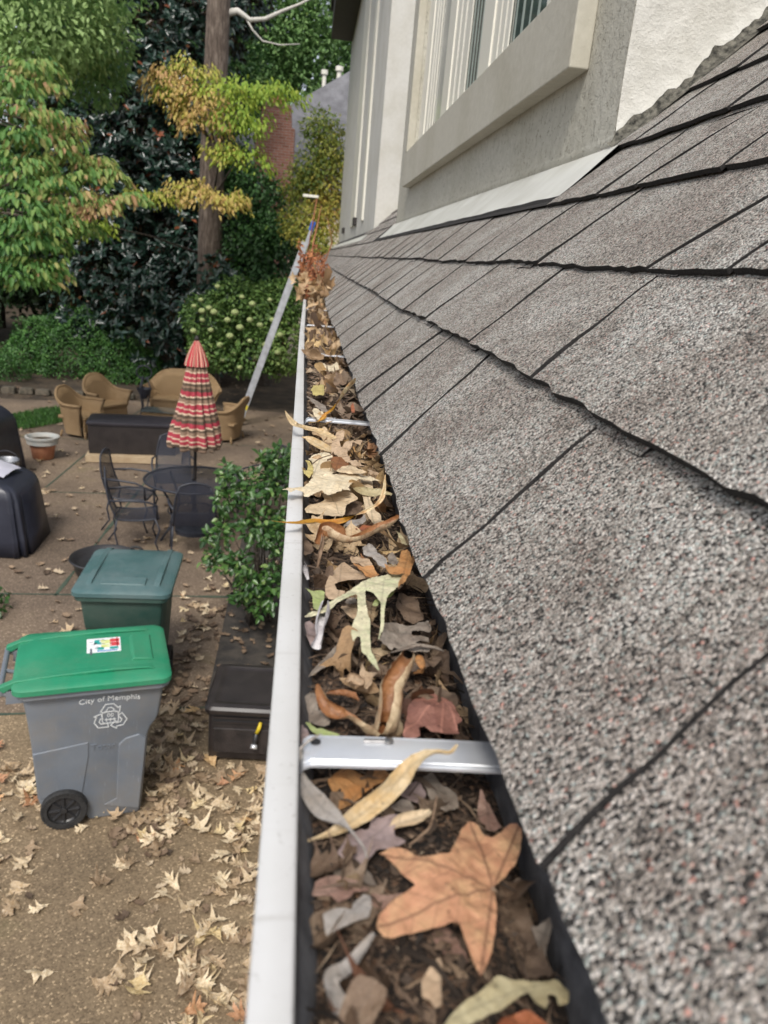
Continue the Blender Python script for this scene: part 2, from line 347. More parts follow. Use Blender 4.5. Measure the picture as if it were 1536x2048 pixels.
for k in range(NC):
    sl = list(slots.get(k, [(-0.6 + 0.15 * (k % 2), 0)])); 
    while sl[-1][0] < 18.2:
        if k <= 3 or sl[-1][0] < DEN + 0.3: sl.append((sl[-1][0] + rr.choice([0.27, 0.31, 0.34, 0.38]), rr.uniform(-0.01, 0.03)))
        else: break
    for a, b_ in zip(sl, sl[1:]):
        y0, y1 = a[0], b_[0]
        if k == 3 and y0 > 1.55 and y0 < 7: continue         # flashing strip runs in front of the dormer
        if k >= 4 and y0 > DEN - 0.02: continue
        if k >= 4: y1 = min(y1, DEN + 0.02)
        g = rr.uniform(0.0016, 0.0028) + (0.0014 if y0 > 1.0 else 0) if y0 > 0.6 else 0.0007
        tab(mb, k, y0 + g, y1 - g, a[1], b_[1], 0.0105 + 0.0015 * math.sin(k * 2.1), seed=rr.random() * 50, lo=rr.uniform(-0.003, 0.003), ka=a[0], kb=b_[0])
    # partial under-layers peeping out below some tabs
    y = -0.6
    while y < min(5, sl[-1][0]):
        L = rr.uniform(0.15, 0.4)
        if rr.random() < 0.8 and k > 0 and not (k >= 3 and y + L > 1.5): tab(mb, k, y, y + L, 0, 0, 0.0015, lo=-rr.uniform(0.004, 0.009), t=0.0028, seed=rr.random() * 50, ext=-0.12)
        y += L + rr.uniform(0.05, 0.4)
# black felt showing down the slots, just under each course
for k in range(NC):
    y1 = 18.2 if k <= 3 else DEN; n = 60; L_ = 0.0105 + 0.0015 * math.sin(k * 2.1); vs = []
    for i in range(n + 1):
        y = -0.6 + (y1 + 0.6) * (i / n) ** 1.8
        for fs in (0.03, 1.0): vs.append(RP(k * EX + fs * EX + 0.004 * noise.noise(Vector((y * 2.2, k * 3.1, 0.5))), y, L_ * (1 - fs) - 0.0010))
    mb.add(vs, [(2 * i, 2 * i + 1, 2 * i + 3, 2 * i + 2) for i in range(n)], 1)
# roof courses beyond the near dormer (set back bit between both walls)
for k in (4, 5, 6):
    y = 5.75
    while y < 8.9: tab(mb, k, y + 0.003, y + 0.327, 0, 0, 0.0075, seed=rr.random() * 50); y += 0.33
for y in np.arange(6.0, 8.7, 0.33): tab(mb, 3, y + 0.003, y + 0.327, 0, 0, 0.0075, seed=rr.random() * 50)
roof = obj('roof', mb, [M_GRAN, M_BLACKASPH], house, smooth=True, world=True, fix=False)
# deck under the shingles
mb = MB(); a, b_ = RP(0.006, -1.2, 0.001), RP(4.5, -1.2, 0.001); c_, d_ = RP(0.006, -1.2, -0.012), RP(4.5, -1.2, -0.012)
mb.add([a, b_, (b_[0], 18.2, b_[2]), (a[0], 18.2, a[2]), c_, d_, (d_[0], 18.2, d_[2]), (c_[0], 18.2, c_[2])], [(0, 1, 2, 3), (4, 7, 6, 5), (0, 3, 7, 4), (0, 4, 5, 1), (3, 2, 6, 7)])
obj('roof_deck', mb, M_BLACKASPH, house, world=True)
# dormer front wall (faces -X) and cheek (faces the viewer)
XW = 0.60; ZB = EYE + 0.264; YN, YF = 1.655, 5.68; ZT = EYE + 2.6
mb = MB()
# front wall slab with a window opening Y 2.15..5.02, Z .64..1.9
wy0, wy1, wz0, wz1 = 2.13, 5.02, EYE + 0.64, EYE + 2.1
mb.box(((XW + 0.68) / 2, (YN + wy0) / 2 + 0.005, (ZB + ZT) / 2), (0.08, wy0 - YN - 0.01, ZT - ZB))
mb.box(((XW + 0.68) / 2, (wy1 + YF) / 2, (ZB + ZT) / 2), (0.08, YF - wy1, ZT - ZB))
mb.box(((XW + 0.68) / 2, (wy0 + wy1) / 2, (ZB + wz0) / 2), (0.08, wy1 - wy0, wz0 - ZB))
mb.box(((XW + 0.68) / 2, (wy0 + wy1) / 2, (wz1 + ZT) / 2), (0.08, wy1 - wy0, ZT - wz1))
obj('dormer_front_wall', mb, M_STUC, house, world=True)
# lumpy cheek: grid in the X-Z plane clipped by the roof slope
def cheek(x0, x1, y, mname, m, depth=0.1, zt=ZT, lump=0.004, step=0.03):
    mb = MB(); nx = int((x1 - x0) / step); nz = 46; vs = []
    for i in range(nx + 1):
        x = x0 + (x1 - x0) * i / nx; zb = P0[2] + (x - P0[0]) / cT * sT + 0.014
        zb += 0.008 * noise.noise(Vector((x * 9, 2, 1)))
        for j in range(nz + 1):
            f = (j / nz) ** 1.6; z = zb + (zt - zb) * f
            vs.append((x, y + lump * noise.noise(Vector((x * 11, 1, z * 11))) - 0.012 * math.exp(-((z - zb) / 0.03) ** 2), z))
    W = nz + 1; fs = [(i * W + j, (i + 1) * W + j, (i + 1) * W + j + 1, i * W + j + 1) for i in range(nx) for j in range(nz)]
    mb.add(vs, fs)
    mb.add([vs[i * W] for i in range(nx + 1)] + [(vs[i * W][0], y + depth, vs[i * W][2]) for i in range(nx + 1)], [(i, i + 1, nx + 2 + i, nx + 1 + i) for i in range(nx)])
    return obj(mname, mb, m, house, smooth=True, world=True)
cheek(XW - 0.003, 3.2, YN - 0.004, 'dormer_side_wall', M_STUC2)
# dark grime line at the foot of the side wall
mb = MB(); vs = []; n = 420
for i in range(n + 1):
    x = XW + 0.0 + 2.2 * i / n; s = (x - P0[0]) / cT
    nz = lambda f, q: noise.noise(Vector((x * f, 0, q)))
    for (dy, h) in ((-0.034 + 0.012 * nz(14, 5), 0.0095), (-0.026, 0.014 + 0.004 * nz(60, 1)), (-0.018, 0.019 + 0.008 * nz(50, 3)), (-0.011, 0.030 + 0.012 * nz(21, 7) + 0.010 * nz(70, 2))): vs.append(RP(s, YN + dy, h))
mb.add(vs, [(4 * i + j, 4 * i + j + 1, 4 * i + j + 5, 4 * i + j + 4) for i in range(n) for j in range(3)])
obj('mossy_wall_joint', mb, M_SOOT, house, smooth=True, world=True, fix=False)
# stucco bottom bevel and overhang shadow step
mb = MB(); n = 90; vs = []
for i in range(n + 1):
    y = YN + 0.004 + (YF - YN - 0.008) * i / n; q = 0.004 * noise.noise(Vector((y * 14, 0, 0)))
    vs += [(XW - 0.001, y, ZB + 0.02), (XW - 0.0035 + q * .5, y, ZB + 0.004 + q), (XW + 0.002, y, ZB - 0.008 + q), (XW + 0.012, y, ZB - 0.036), (XW + 0.05, y, ZB - 0.05)]
mb.add(vs, [(5 * i + j, 5 * i + j + 1, 5 * i + j + 6, 5 * i + j + 5) for i in range(n) for j in range(4)]); obj('dormer_wall_foot', mb, M_STUC, house, smooth=True, world=True, fix=False)
# flashing strip on the slope, below the front wall, wavy lower edge
mb = MB(); n = 120; vs = []
for i in range(n + 1):
    y = 1.60 + (5.72 - 1.60) * i / n; lo = 3.16 * EX + 0.006 * noise.noise(Vector((y * 4, 0, 2))) 
    for s, h in ((lo, 0.0125 + 0.002 * noise.noise(Vector((y * 7, 3, 2)))), (lo + 0.03, 0.012), (lo + 0.08, 0.013)): vs.append(RP(s, y, h))
    t = RP(4.0 * EX, y, 0.016); vs.append(t); vs.append((XW + 0.05, y, ZB - 0.02))
mb.add(vs, [(5 * i + j, 5 * i + j + 1, 5 * i + j + 6, 5 * i + j + 5) for i in range(n) for j in range(4)])
mb.add([vs[5 * i] for i in range(n + 1)] + [RP((vs[5 * i][0] - P0[0]) / cT - 0.003, vs[5 * i][1], 0.004) for i in range(n + 1)], [(i, i + 1, n + 2 + i, n + 1 + i) for i in range(n)], 1)
obj('flashing', mb, [M_FLASH, M_BLACKASPH], house, smooth=True, world=True, fix=False)
# projecting window surround: sill band + casings
XB = 0.558
mb = MB(); mb.box(((XB + XW) / 2 - 0.002, (1.89 + 5.09) / 2, EYE + (0.447 + 0.640) / 2), (XW - XB + 0.004, 5.09 - 1.89, 0.193))
mb.box(((XB + XW) / 2 - 0.002, (1.89 + 2.13) / 2, EYE + 1.34), (XW - XB + 0.004, 0.24, 1.40))
mb.box(((XB + XW) / 2 - 0.002, (5.02 + 5.09) / 2, EYE + 1.34), (XW - XB + 0.004, 0.07, 1.40))
obj('window_surround', mb, M_TRIM, house, world=True, bevel=0.004)
# window unit
M_GLASS = mat('window_glass', (0.05, 0.075, 0.07), (0.075, 0.10, 0.09), 3, 0.06, spec=0.9)
M_CURT = mat('pale_curtain', (0.36, 0.42, 0.38), (0.28, 0.33, 0.30), 30, 0.9)
win = thing('window', None, None, (0, 0, 0)); win.parent = house; win.location = (-house.location[0], -house.location[1], 0); del win
win = [o for o in house.children if o.name.startswith('window') and o.type == 'EMPTY'][0]
def wob(name, mb, m, **k):
    o = obj(name, mb, m, **k); o.parent = win; return o
def bars(ys, x, w_, z0=wz0, z1=wz1, d=0.03):
    mb = MB()
    for y0, y1 in ys: mb.box((x, (y0 + y1) / 2, (z0 + z1) / 2), (d, y1 - y0, z1 - z0))
    return mb
mb = bars([(4.80, 5.02), (4.01, 4.20), (3.12, 3.32), (2.13, 2.36)], 0.620, 0, d=0.012)
mb.box((0.620, (wy0 + wy1) / 2, wz0 + 0.02), (0.013, wy1 - wy0 - 0.004, 0.04)); wob('frame', mb, M_VINYL, bevel=0.003)
for q, (a_, b_) in enumerate([(4.70, 4.80), (4.62, 4.68), (4.53, 4.60), (3.90, 4.01), (3.78, 3.87), (3.64, 3.75), (3.03, 3.12), (2.95, 3.01), (2.88, 2.93), (2.36, 2.42)]):
    wob('sash', bars([(a_, b_)], 0.6235 + 0.0015 * (q % 3), 0, d=0.006), M_VINYL, bevel=0.002)
for y0, y1, kind in ((4.18, 4.55, 'pale'), (3.30, 3.66, 'dark'), (2.40, 2.90, 'dark')):
    mb = MB(); mb.box((0.6335, (y0 + y1) / 2, (wz0 + wz1) / 2 + 0.02), (0.006, y1 - y0 + 0.02, wz1 - wz0 - 0.05))
    g = wob('pane', mb, M_GLASS if kind == 'dark' else mat('pale_pane', (0.50, 0.51, 0.48), None, rough=0.15))  # pale kind gets one opaque pale grey, dark kind the glass colour
    mb = MB(); n = 60; vs = []
    for i in range(n + 1):
        y = y0 + (y1 - y0) * i / n
        for z in (wz0, wz1): vs.append((0.646 - 0.001 + 0.012 * math.sin(i * 0.9) * 0 , y, z))
    if kind == 'dark':
        mb = MB()
        for q in range(5):
            yy = y0 + 0.03 + (y1 - y0 - 0.06) * q / 4.6; mb.box((0.6298, yy + 0.012, (wz0 + wz1) / 2 + 0.02), (0.001, 0.016 + 0.008 * (q % 2), wz1 - wz0 - 0.06))
        c = obj('curtain_fold', mb, M_CURT); c.parent = win
# second, farther wall: cheek facing viewer + front + pilasters + eave
X2, Y2, Y2E = 0.672, 8.54, 18.3
mb = MB(); mb.box((X2 + 1.4, Y2 + 0.06, EYE + 2.4), (2.8, 0.12, 4.6)); obj('far_side_wall', mb, M_STUCF, house, world=True)
mb = MB(); mb.box((X2 + 0.05, (Y2 + 0.12 + Y2E) / 2, EYE + 2.4), (0.10, Y2E - Y2 - 0.12, 4.5)); obj('far_front_wall', mb, M_STUCF, house, world=True)
mb = MB()
for y0, y1 in ((10.3, 10.6), (12.0, 13.2)): mb.box((X2 - 0.012, (y0 + y1) / 2, EYE + 2.5), (0.024, y1 - y0, 4.05))
obj('pilaster_strip', mb, M_VINYL, house, world=True)
mb = MB()
for y, z in ((11.9, 0.52), (15.6, 0.50)): mb = MB(); mb.box((X2 - 0.02, y, EYE + z), (0.05, 0.35, 0.10)); obj('wall_vent', mb, M_DARKBR, house, world=True)
mb = MB(); mb.box((0.46, (8.0 + 18.0) / 2, EYE + 4.78), (0.44, 10.0, 1.1)); obj('eave', mb, M_DARKBR, house, world=True)
mb = MB(); mb.box((0.215, 13.0, EYE + 5.0), (0.05, 10.2, 0.5)); obj('upper_gutter', mb, M_DARKBR, house, world=True)
mb = MB(); n = 60; vs = []
for i in range(n + 1):
    y = 8.0 + 10 * i / n
    for s, h in ((3.35 * EX, 0.014), (3.9 * EX, 0.016)): vs.append(RP(s, y, h))
mb.add(vs, [(2 * i, 2 * i + 1, 2 * i + 3, 2 * i + 2) for i in range(n)]); obj('flashing', mb, M_FLASH, house, world=True, fix=False)
# lower wall, soffit, fascia, and upper main roof block behind the dormers
mb = MB(); mb.box((0.50, 8.5, 1.5), (0.2, 19.4, 3.0)); obj('lower_wall', mb, M_STUCF, house, world=True)
mb = MB(); mb.box((0.27, 8.5, 3.09), (0.26, 19.4, 0.02)); mb.box((0.150, 8.5, 3.175), (0.024, 19.4, 0.17)); obj('fascia', mb, M_WHITE, house, world=True)
# ================================================================== GUTTER
gut = thing('gutter', 'white painted metal rain gutter choked with fallen leaves along the roof edge', 'gutter', (0, 2, ZL))
YG0, YG1 = -0.9, 17.0
def extr(prof, closed=False, n=60, mi=0, mb=None):
    mb = mb or MB(); ys = list(np.concatenate([np.arange(YG0, 5, 0.12), np.linspace(5, YG1, 30)])); vs = []
    for y in ys:
        dx = 0.0016 * math.sin(y * 1.7 + 0.6) - 0.0008 * min(y, 4)
        for x, z in prof: vs.append((x + dx * (x < 0.03), y, ZL + z))
    W = len(prof); fs = [(i * W + j, i * W + j + 1, (i + 1) * W + j + 1, (i + 1) * W + j) for i in range(len(ys) - 1) for j in range(W - 1)]
    return mb.add(vs, fs, mi)
lip = [(-0.0045, -0.016), (-0.0066, -0.010), (-0.0074, -0.0035), (-0.0072, -0.0012), (-0.0062, -0.0002), (0.0, 0.0001), (0.0066, 0.0), (0.0080, -0.0008), (0.0083, -0.0022), (0.0083, -0.006)]
obj('lip', extr(lip), M_WHITE, gut, smooth=True, world=True, fix=False)
face = [(-0.006, -0.016), (-0.004, -0.03), (0.004, -0.045), (0.020, -0.055), (0.028, -0.07), (0.032, -0.085), (0.032, -0.105), (0.122, -0.105), (0.122, -0.03)]
obj('outer_face', extr(face), M_WHITE, gut, smooth=False, world=True, fix=False)
inner = [(0.0083, -0.006), (0.0105, -0.014), (0.0165, -0.026), (0.0235, -0.045), (0.034, -0.10), (0.118, -0.10), (0.120, -0.04), (0.1205, 0.024)]
obj('trough', extr(inner), M_GRIME, gut, smooth=False, world=True, fix=False)
M_HOLE = mat('dark_slot', (0.02, 0.02, 0.022), None, rough=0.6)
M_PIN = mat('screw_zinc', (0.5, 0.48, 0.46), (0.3, 0.29, 0.28), 60, 0.35, 1.0)
for n_, yh in enumerate((0.334, 1.172, 2.0, 2.86, 3.72)):
    h = MB(); x0, x1 = 0.0085, 0.1115; nx = 30; cs = [(-0.0125, -0.0018), (-0.0124, -0.0002), (-0.0116, 0.0003), (-0.0098, 0.0002), (-0.0092, 0.0008), (-0.005, 0.0013), (0, 0.0016), (0.005, 0.0013), (0.0092, 0.0008), (0.0098, 0.0), (0.0118, 0.0002), (0.0125, -0.0002), (0.0126, -0.0018)]
    vs = []
    for i in range(nx + 1):
        f = i / nx; x = x0 + (x1 - x0) * f
        z = -0.0035 - 0.010 * max(0, 1 - f / 0.06) ** 2 + 0.0006 * math.sin(f * 3)
        nw = 1 - 0.22 * max(0, 1 - f / 0.05) ** 2
        for y, dz in cs: vs.append((x, yh + y * nw - 0.003 * (f - 0.5), ZL + z + dz))
    W = len(cs); h.add(vs, [(i * W + j, (i + 1) * W + j, (i + 1) * W + j + 1, i * W + j + 1) for i in range(nx) for j in range(W - 1)])
    ho = obj('hanger', h, M_ALU, gut, angle=14, world=True, fix=False)
    p = MB(); p.lathe([(0.0001, 0.0016), (0.0022, 0.0012), (0.0026, 0.0)], 14, (0.056, yh + 0.0062, ZL - 0.0012), cap=False)
    p.box((0.0485, yh + 0.0062, ZL - 0.0008), (0.011, 0.0016, 0.0012)); s_ = obj('screw', p, M_PIN, world=False); s_.parent = ho
    p = MB(); p.lathe([(0.0001, 0.0006), (0.0026, 0.0005), (0.0026, 0.0)], 14, (0.018, yh + 0.005, ZL - 0.0016), cap=False)
    s_ = obj('hole', p, M_HOLE); s_.parent = ho
# ------------------------------------------------------------------ debris bed
def bedz(x, y):
    h = -0.031 + 0.008 * noise.noise(Vector((x * 18, y * 9, 0))) + 0.004 * noise.noise(Vector((x * 60, y * 50, 3))) + 0.0016 * noise.noise(Vector((x * 260, y * 260, 7)))
    h += 0.007 * min(1, max(0, (y - 1.2) / 1.0)) - 0.010 * max(0, (x - 0.085) / 0.03) + 0.003 * (x < 0.04)
    return ZL + h
mb = MB(); xs = np.linspace(0.014, 0.121, 56)
ys = np.concatenate([np.arange(-0.1, 1.4, 0.0022), np.arange(1.4, 6.5, 0.012)]); vs = [(x, y, bedz(x, y)) for y in ys for x in xs]; W = len(xs)
mb.add(vs, [(i * W + j, i * W + j + 1, (i + 1) * W + j + 1, (i + 1) * W + j) for i in range(len(ys) - 1) for j in range(W - 1)])
def compost_mat():
    m, nt, b = newmat('dark_leaf_compost'); co = coords(nt)
    v = nd(nt, 'ShaderNodeTexVoronoi', Scale=330.0); nt.links.new(mixc(nt, 0.012, co, noise_(nt, co, 90, 3, 0.6, 1), 'ADD'), v.inputs['Vector'])
    sp = nt.nodes.new('ShaderNodeSeparateColor'); nt.links.new(v.outputs['Color'], sp.inputs[0])
    c = ramp(nt, sp.outputs[0], [(0, (0.012, 0.009, 0.007)), (0.5, (0.04, 0.028, 0.019)), (0.8, (0.085, 0.056, 0.036)), (0.95, (0.16, 0.10, 0.06)), (1, (0.26, 0.2, 0.15))])
    c = mixc(nt, 0.9, c, ramp(nt, noise_(nt, co, 25, 4), [(0.35, (0.5, 0.45, 0.42)), (0.6, (1.25, 1.1, 1.0))]), 'MULTIPLY')
    nt.links.new(c, b.inputs['Base Color']); b.inputs['Roughness'].default_value = 0.9
    bump(nt, b, math_(nt, 'ADD', math_(nt, 'MULTIPLY', v.outputs['Distance'], -1.0), noise_(nt, co, 500, 3)), 1.0, 0.003); return m
tag(obj('gutter_compost', mb, compost_mat(), smooth=True, fix=False), 'dark crumbly leaf compost filling the gutter', 'compost', kind='stuff')
# crumbs: thousands of small bent flakes and needles
def flakes(name, n, yr, sz, tone_mean, seed, needles=0.1):
    r = np.random.RandomState(seed); V = []; F = []; T = []
    for i in range(n):
        y = yr[0] + (yr[1] - yr[0]) * r.rand() ** 1.2; x = 0.017 + 0.1 * r.rand(); z = bedz(x, y) + 0.0005 + 0.004 * r.rand()
        L = sz * (0.35 + 1.1 * r.rand() ** 2); wd = L * (0.12 if r.rand() < 0.4 else 0.3 + 0.4 * r.rand())
        if r.rand() < needles: L = 0.012 + 0.035 * r.rand(); wd = 0.0006 + 0.0005 * r.rand(); z += 0.003
        a = r.rand() * 6.28
        d = Vector((math.cos(a), math.sin(a), r.normal(0, 0.25))).normalized(); s = Vector((-d.y, d.x, r.normal(0, 0.35))).normalized(); c = Vector((x, y, z)); b = Vector((0, 0, 1)) * L * r.normal(0, 0.12)
        k = len(V); V += [c - d * L / 2, c + s * wd / 2 + b, c + d * L / 2, c - s * wd / 2 + b * 0.6]; F += [(k, k + 3, k + 1), (k + 1, k + 3, k + 2)]; T += [min(1, max(0, r.normal(tone_mean, 0.22)))] * 4
    me = bpy.data.meshes.new(name); me.from_pydata([tuple(v) for v in V], [], F); at = me.attributes.new('tone', 'FLOAT', 'POINT'); at.data.foreach_set('value', T)
    return me
M_CRUMB = foliage_mat('leaf_crumbs', [(0, (0.02, 0.014, 0.01)), (0.35, (0.075, 0.05, 0.033)), (0.6, (0.15, 0.10, 0.065)), (0.85, (0.28, 0.20, 0.13)), (1, (0.45, 0.36, 0.25))], 0.8, 0.05)
me = flakes('leaf_crumbs', 9000, (0.0, 1.5), 0.007, 0.42, 3); finish(me, M_CRUMB); o = bpy.data.objects.new('leaf_crumbs', me); C.objects.link(o)
tag(o, 'tiny broken flakes and needles strewn over the gutter compost', 'leaf crumbs', kind='stuff')
me = flakes('leaf_scraps', 3800, (1.2, 5.0), 0.026, 0.62, 4); finish(me, M_CRUMB); o = bpy.data.objects.new('leaf_scraps', me); C.objects.link(o)
tag(o, 'torn tan leaf scraps covering the farther reach of the gutter', 'leaf scraps', kind='stuff')
# ================================================================== LEAVES IN THE GUTTER
def add_uv(me, uvs):
    l = me.uv_layers.new(name='UVMap'); l.data.foreach_set('uv', [c for lp in me.loops for c in uvs[lp.vertex_index]])
def leaf_obj(name, me, m, label, cat='leaf', group=None):
    finish(me, m, True); o = bpy.data.objects.new(name, me); C.objects.link(o); return tag(o, label, cat, group)
def densify(P, step):
    out = []
    for a, b in zip(P, P[1:] + P[:1]):
        n = max(1, int((Vector(b) - Vector(a)).length / step)); out += [tuple(Vector(a).lerp(Vector(b), k / n)) for k in range(n)]
    return out
def smooth_poly(P, it=1):
    for _ in range(it):
        Q = []
        for a, b in zip(P, P[1:] + P[:1]): Q += [tuple(0.88 * x + 0.12 * y for x, y in zip(a, b)), tuple(0.12 * x + 0.88 * y for x, y in zip(a, b))]
        P = Q
    return P
def centroid_local(me):
    """shift mesh so its origin is its own centre; returns the centre"""
    c = sum((v.co for v in me.vertices), Vector()) / len(me.vertices); me.transform(Matrix.Translation(-c)); return c
def flat_leaf(outline2, zf, step, axes, org=None):
    """outline2: list of (x, y); axes: list of (base, tip) midribs; zf(x, y) -> z"""
    P = densify(outline2, step); P = [(x + 0.22 * step * noise.noise(Vector((x * 900, y * 900, 1))), y + 0.22 * step * noise.noise(Vector((x * 900, y * 900, 5)))) for x, y in P]
    xs = [p[0] for p in P]; ys = [p[1] for p in P]; n = len(P); pts = [Vector(p) for p in P]
    def inside(x, y):
        c = False; j = n - 1
        for i in range(n):
            xi, yi = P[i]; xj, yj = P[j]
            if (yi > y) != (yj > y) and x < (xj - xi) * (y - yi) / (yj - yi) + xi: c = not c
            j = i
        return c
    x = min(xs) + step
    while x < max(xs):
        y = min(ys) + step
        while y < max(ys):
            jx, jy = x + step * 0.3 * (rnd.random() - 0.5), y + step * 0.3 * (rnd.random() - 0.5)
            if inside(jx, jy): pts.append(Vector((jx, jy)))
            y += step
        x += step
    r = geometry.delaunay_2d_cdt(pts, [(i, (i + 1) % n) for i in range(n)], [], 1, 1e-7)
    V = r[0]; F = [tuple(f) for f in r[2]]
    me = bpy.data.meshes.new('leaf'); vs = [(v.x, v.y, zf(v.x, v.y)) for v in V]; me.from_pydata(vs, [], F)
    me.update()
    if me.polygons and sum(p.normal.z for p in me.polygons) < 0: me.flip_normals()
    uvl = me.uv_layers.new(name='UVMap'); ax = [(Vector(a), (Vector(b) - Vector(a)).normalized(), (Vector(b) - Vector(a)).length) for a, b in axes]
    for p in me.polygons:
        c = Vector((p.center.x, p.center.y)); best = min(ax, key=lambda A: abs((c - A[0]).cross(A[1])) + max(0, -(c - A[0]).dot(A[1])) * 3 + max(0, (c - A[0]).dot(A[1]) - A[2]) * 2) if len(ax) > 1 else ax[0]
        for li in p.loop_indices:
            v = me.vertices[me.loops[li].vertex_index].co; d = Vector((v.x, v.y)) - best[0]; uvl.data[li].uv = (d.dot(best[1]) + 0.5, d.cross(best[1]))
    return me
def crop(ox, oy, s): return lambda p: (ox + p[0] / s, oy + p[1] / s)
c3 = crop(570, 1460, 2.56); c2 = crop(580, 1100, 4.2667); c6 = crop(540, 820, 4.8); c4 = crop(560, 400, 4.45)
def traced(name, cr, pts, z, m, label, axes=None, cup=0.0, wr=0.0038, tilt=(0, 0), step=0.0022, soft=1, seed=None, bumpf=60):
    """leaf outline read from the photograph and laid as a real, slightly curled sheet at height z above the lip"""
    seed = seed if seed is not None else len(label) * 1.7
    q = [cr(p) for p in pts]; q = smooth_poly(q, soft)
    c0 = [gz(u, v, ZL + z) for u, v in q]; cx = sum(p[0] for p in c0) / len(c0); cy = sum(p[1] for p in c0) / len(c0)
    R = max(math.hypot(p[0] - cx, p[1] - cy) for p in c0)
    def zf(x, y):
        dx, dy = x - cx, y - cy
        return ZL + z + cup * (dx * dx + dy * dy) / R + tilt[0] * dx + tilt[1] * dy + wr * noise.noise(Vector((x * bumpf, y * bumpf, seed))) + 0.3 * wr * noise.noise(Vector((x * 240, y * 240, seed)))
    def pt(u, v):
        zz = ZL + z
        for _ in range(6): p = gz(u, v, zz); zz = zf(p[0], p[1])
        return p[0], p[1]
    out = [pt(u, v) for u, v in q]
    if axes: A = [(pt(*cr(a)), pt(*cr(b))) for a, b in axes]
    else:
        best = max(((a, b) for a in out[::3] for b in out[::3]), key=lambda t: math.hypot(t[0][0] - t[1][0], t[0][1] - t[1][1])); A = [best]
    me = flat_leaf(out, zf, step, A); c = centroid_local(me); o = leaf_obj(name, me, m, label); o.location = c; return o
def catmull(P, n):
    P = [np.array(p, float) for p in P]; P = [2 * P[0] - P[1]] + P + [2 * P[-1] - P[-2]]; out = []; m = len(P) - 3
    for k in range(n + 1):
        t = k / n * m; i = min(int(t), m - 1); t -= i; a, b, c, d = P[i:i + 4]
        out.append(0.5 * ((2 * b) + (c - a) * t + (2 * a - 5 * b + 4 * c - d) * t * t + (3 * b - a - 3 * c + d) * t ** 3))
    return out
def ribbon(name, cr, st, m, label, curl=120, n=46, nc=12, lobes=0.0, seed=1, scale=1.0, group=None, cat='leaf'):
    """curled leaf: stations (x, y, half width px, z above lip, roll deg)"""
    sc = 1.0; s0 = cr((1, 0))[0] - cr((0, 0))[0]; st2 = []
    for x, y, hw, z, roll in st:
        u, v = cr((x, y)); p = gz(u, v, ZL + z); dist = math.sqrt(p[0] ** 2 + p[1] ** 2 + (p[2] - EYE) ** 2); st2.append((p[0], p[1], p[2], hw * s0 * dist / FPX * scale, math.radians(roll)))
    T = catmull(st2, n); V = []; UVs = []; F = []; acc = 0.5
    for i, q in enumerate(T):
        p = Vector(q[:3]); a = T[max(i - 1, 0)]; b = T[min(i + 1, n)]; t = Vector(b[:3] - a[:3]).normalized()
        up = Vector((0, 0, 1)); up = (up - t * up.dot(t)).normalized(); side = t.cross(up)
        N = up * math.cos(q[4]) + side * math.sin(q[4]); B = t.cross(N)
        w_ = max(0.0004, q[3]); f = i / n
        wl = w_ * (1 + lobes * (abs(math.sin(f * PI * 3.5 + seed)) ** 0.6 - 0.6)); wr_ = w_ * (1 + lobes * (abs(math.sin(f * PI * 3.5 + seed + 0.8)) ** 0.6 - 0.6))
        if i: acc += (p - pp).length
        pp = p; A = min(6.0, math.radians(curl) * (0.93 + 0.12 * math.sin(f * 5 + seed)))
        for k in range(nc + 1):
            c = -1 + 2 * k / nc; ww = wl if c < 0 else wr_; R = ww / math.sin(min(A / 2, PI / 2))
            al = c * A / 2; x_ = math.sin(al) * R * (1.0); z_ = R * (1 - math.cos(al))
            z_ += 0.16 * ww * noise.noise(Vector((f * 9, c * 1.6, seed))) + 0.07 * ww * noise.noise(Vector((f * 26, c * 3.5, seed + 3)))
            if abs(c) > .99: x_ += 0.10 * ww * noise.noise(Vector((f * 30, c, seed)))
            V.append(p + B * x_ + N * z_); UVs.append((acc, c * ww))
    W = nc + 1; F = [(i * W + k, i * W + k + 1, (i + 1) * W + k + 1, (i + 1) * W + k) for i in range(n) for k in range(nc)]
    me = bpy.data.meshes.new(name); me.from_pydata([tuple(v) for v in V], [], F); add_uv(me, UVs)
    c = centroid_local(me); o = leaf_obj(name, me, m, label, cat, group); o.location = c; return o
def stalk(o, pts, r, m):
    mb = MB(); mb.tube([Vector(p) - o.location for p in pts], r, 6); s = obj('stalk', mb, m, smooth=True); s.parent = o; return s
def P3(cr, x, y, z): return gz(*cr((x, y)), ZL + z)
L_ORMAP = leaf_mat('orange_maple_leaf', (0.52, 0.26, 0.145), (0.5, 0.3, 0.2), (0.58, 0.36, 0.19), vein=0.75, lat=0.011)
L_LILAC = leaf_mat('lilac_grey_leaf', (0.36, 0.28, 0.27), (0.3, 0.25, 0.24), (0.25, 0.18, 0.16), vein=0.3)
L_GREY = leaf_mat('grey_taupe_leaf', (0.30, 0.255, 0.21), (0.24, 0.2, 0.17), (0.17, 0.13, 0.10), vein=0.4)
L_GREY2 = leaf_mat('pale_grey_leaf', (0.40, 0.37, 0.34), (0.3, 0.27, 0.24), (0.28, 0.24, 0.2), vein=0.3)
L_PINKBR = leaf_mat('pink_brown_leaf', (0.34, 0.22, 0.17), (0.28, 0.18, 0.14), (0.22, 0.12, 0.09), vein=0.4)
L_BROWN = leaf_mat('brown_leaf', (0.18, 0.125, 0.085), (0.14, 0.10, 0.07), (0.10, 0.065, 0.045), vein=0.3)
L_OLIVE = leaf_mat('olive_cream_leaf', (0.46, 0.40, 0.24), (0.40, 0.32, 0.18), (0.36, 0.29, 0.15), vein=0.3)
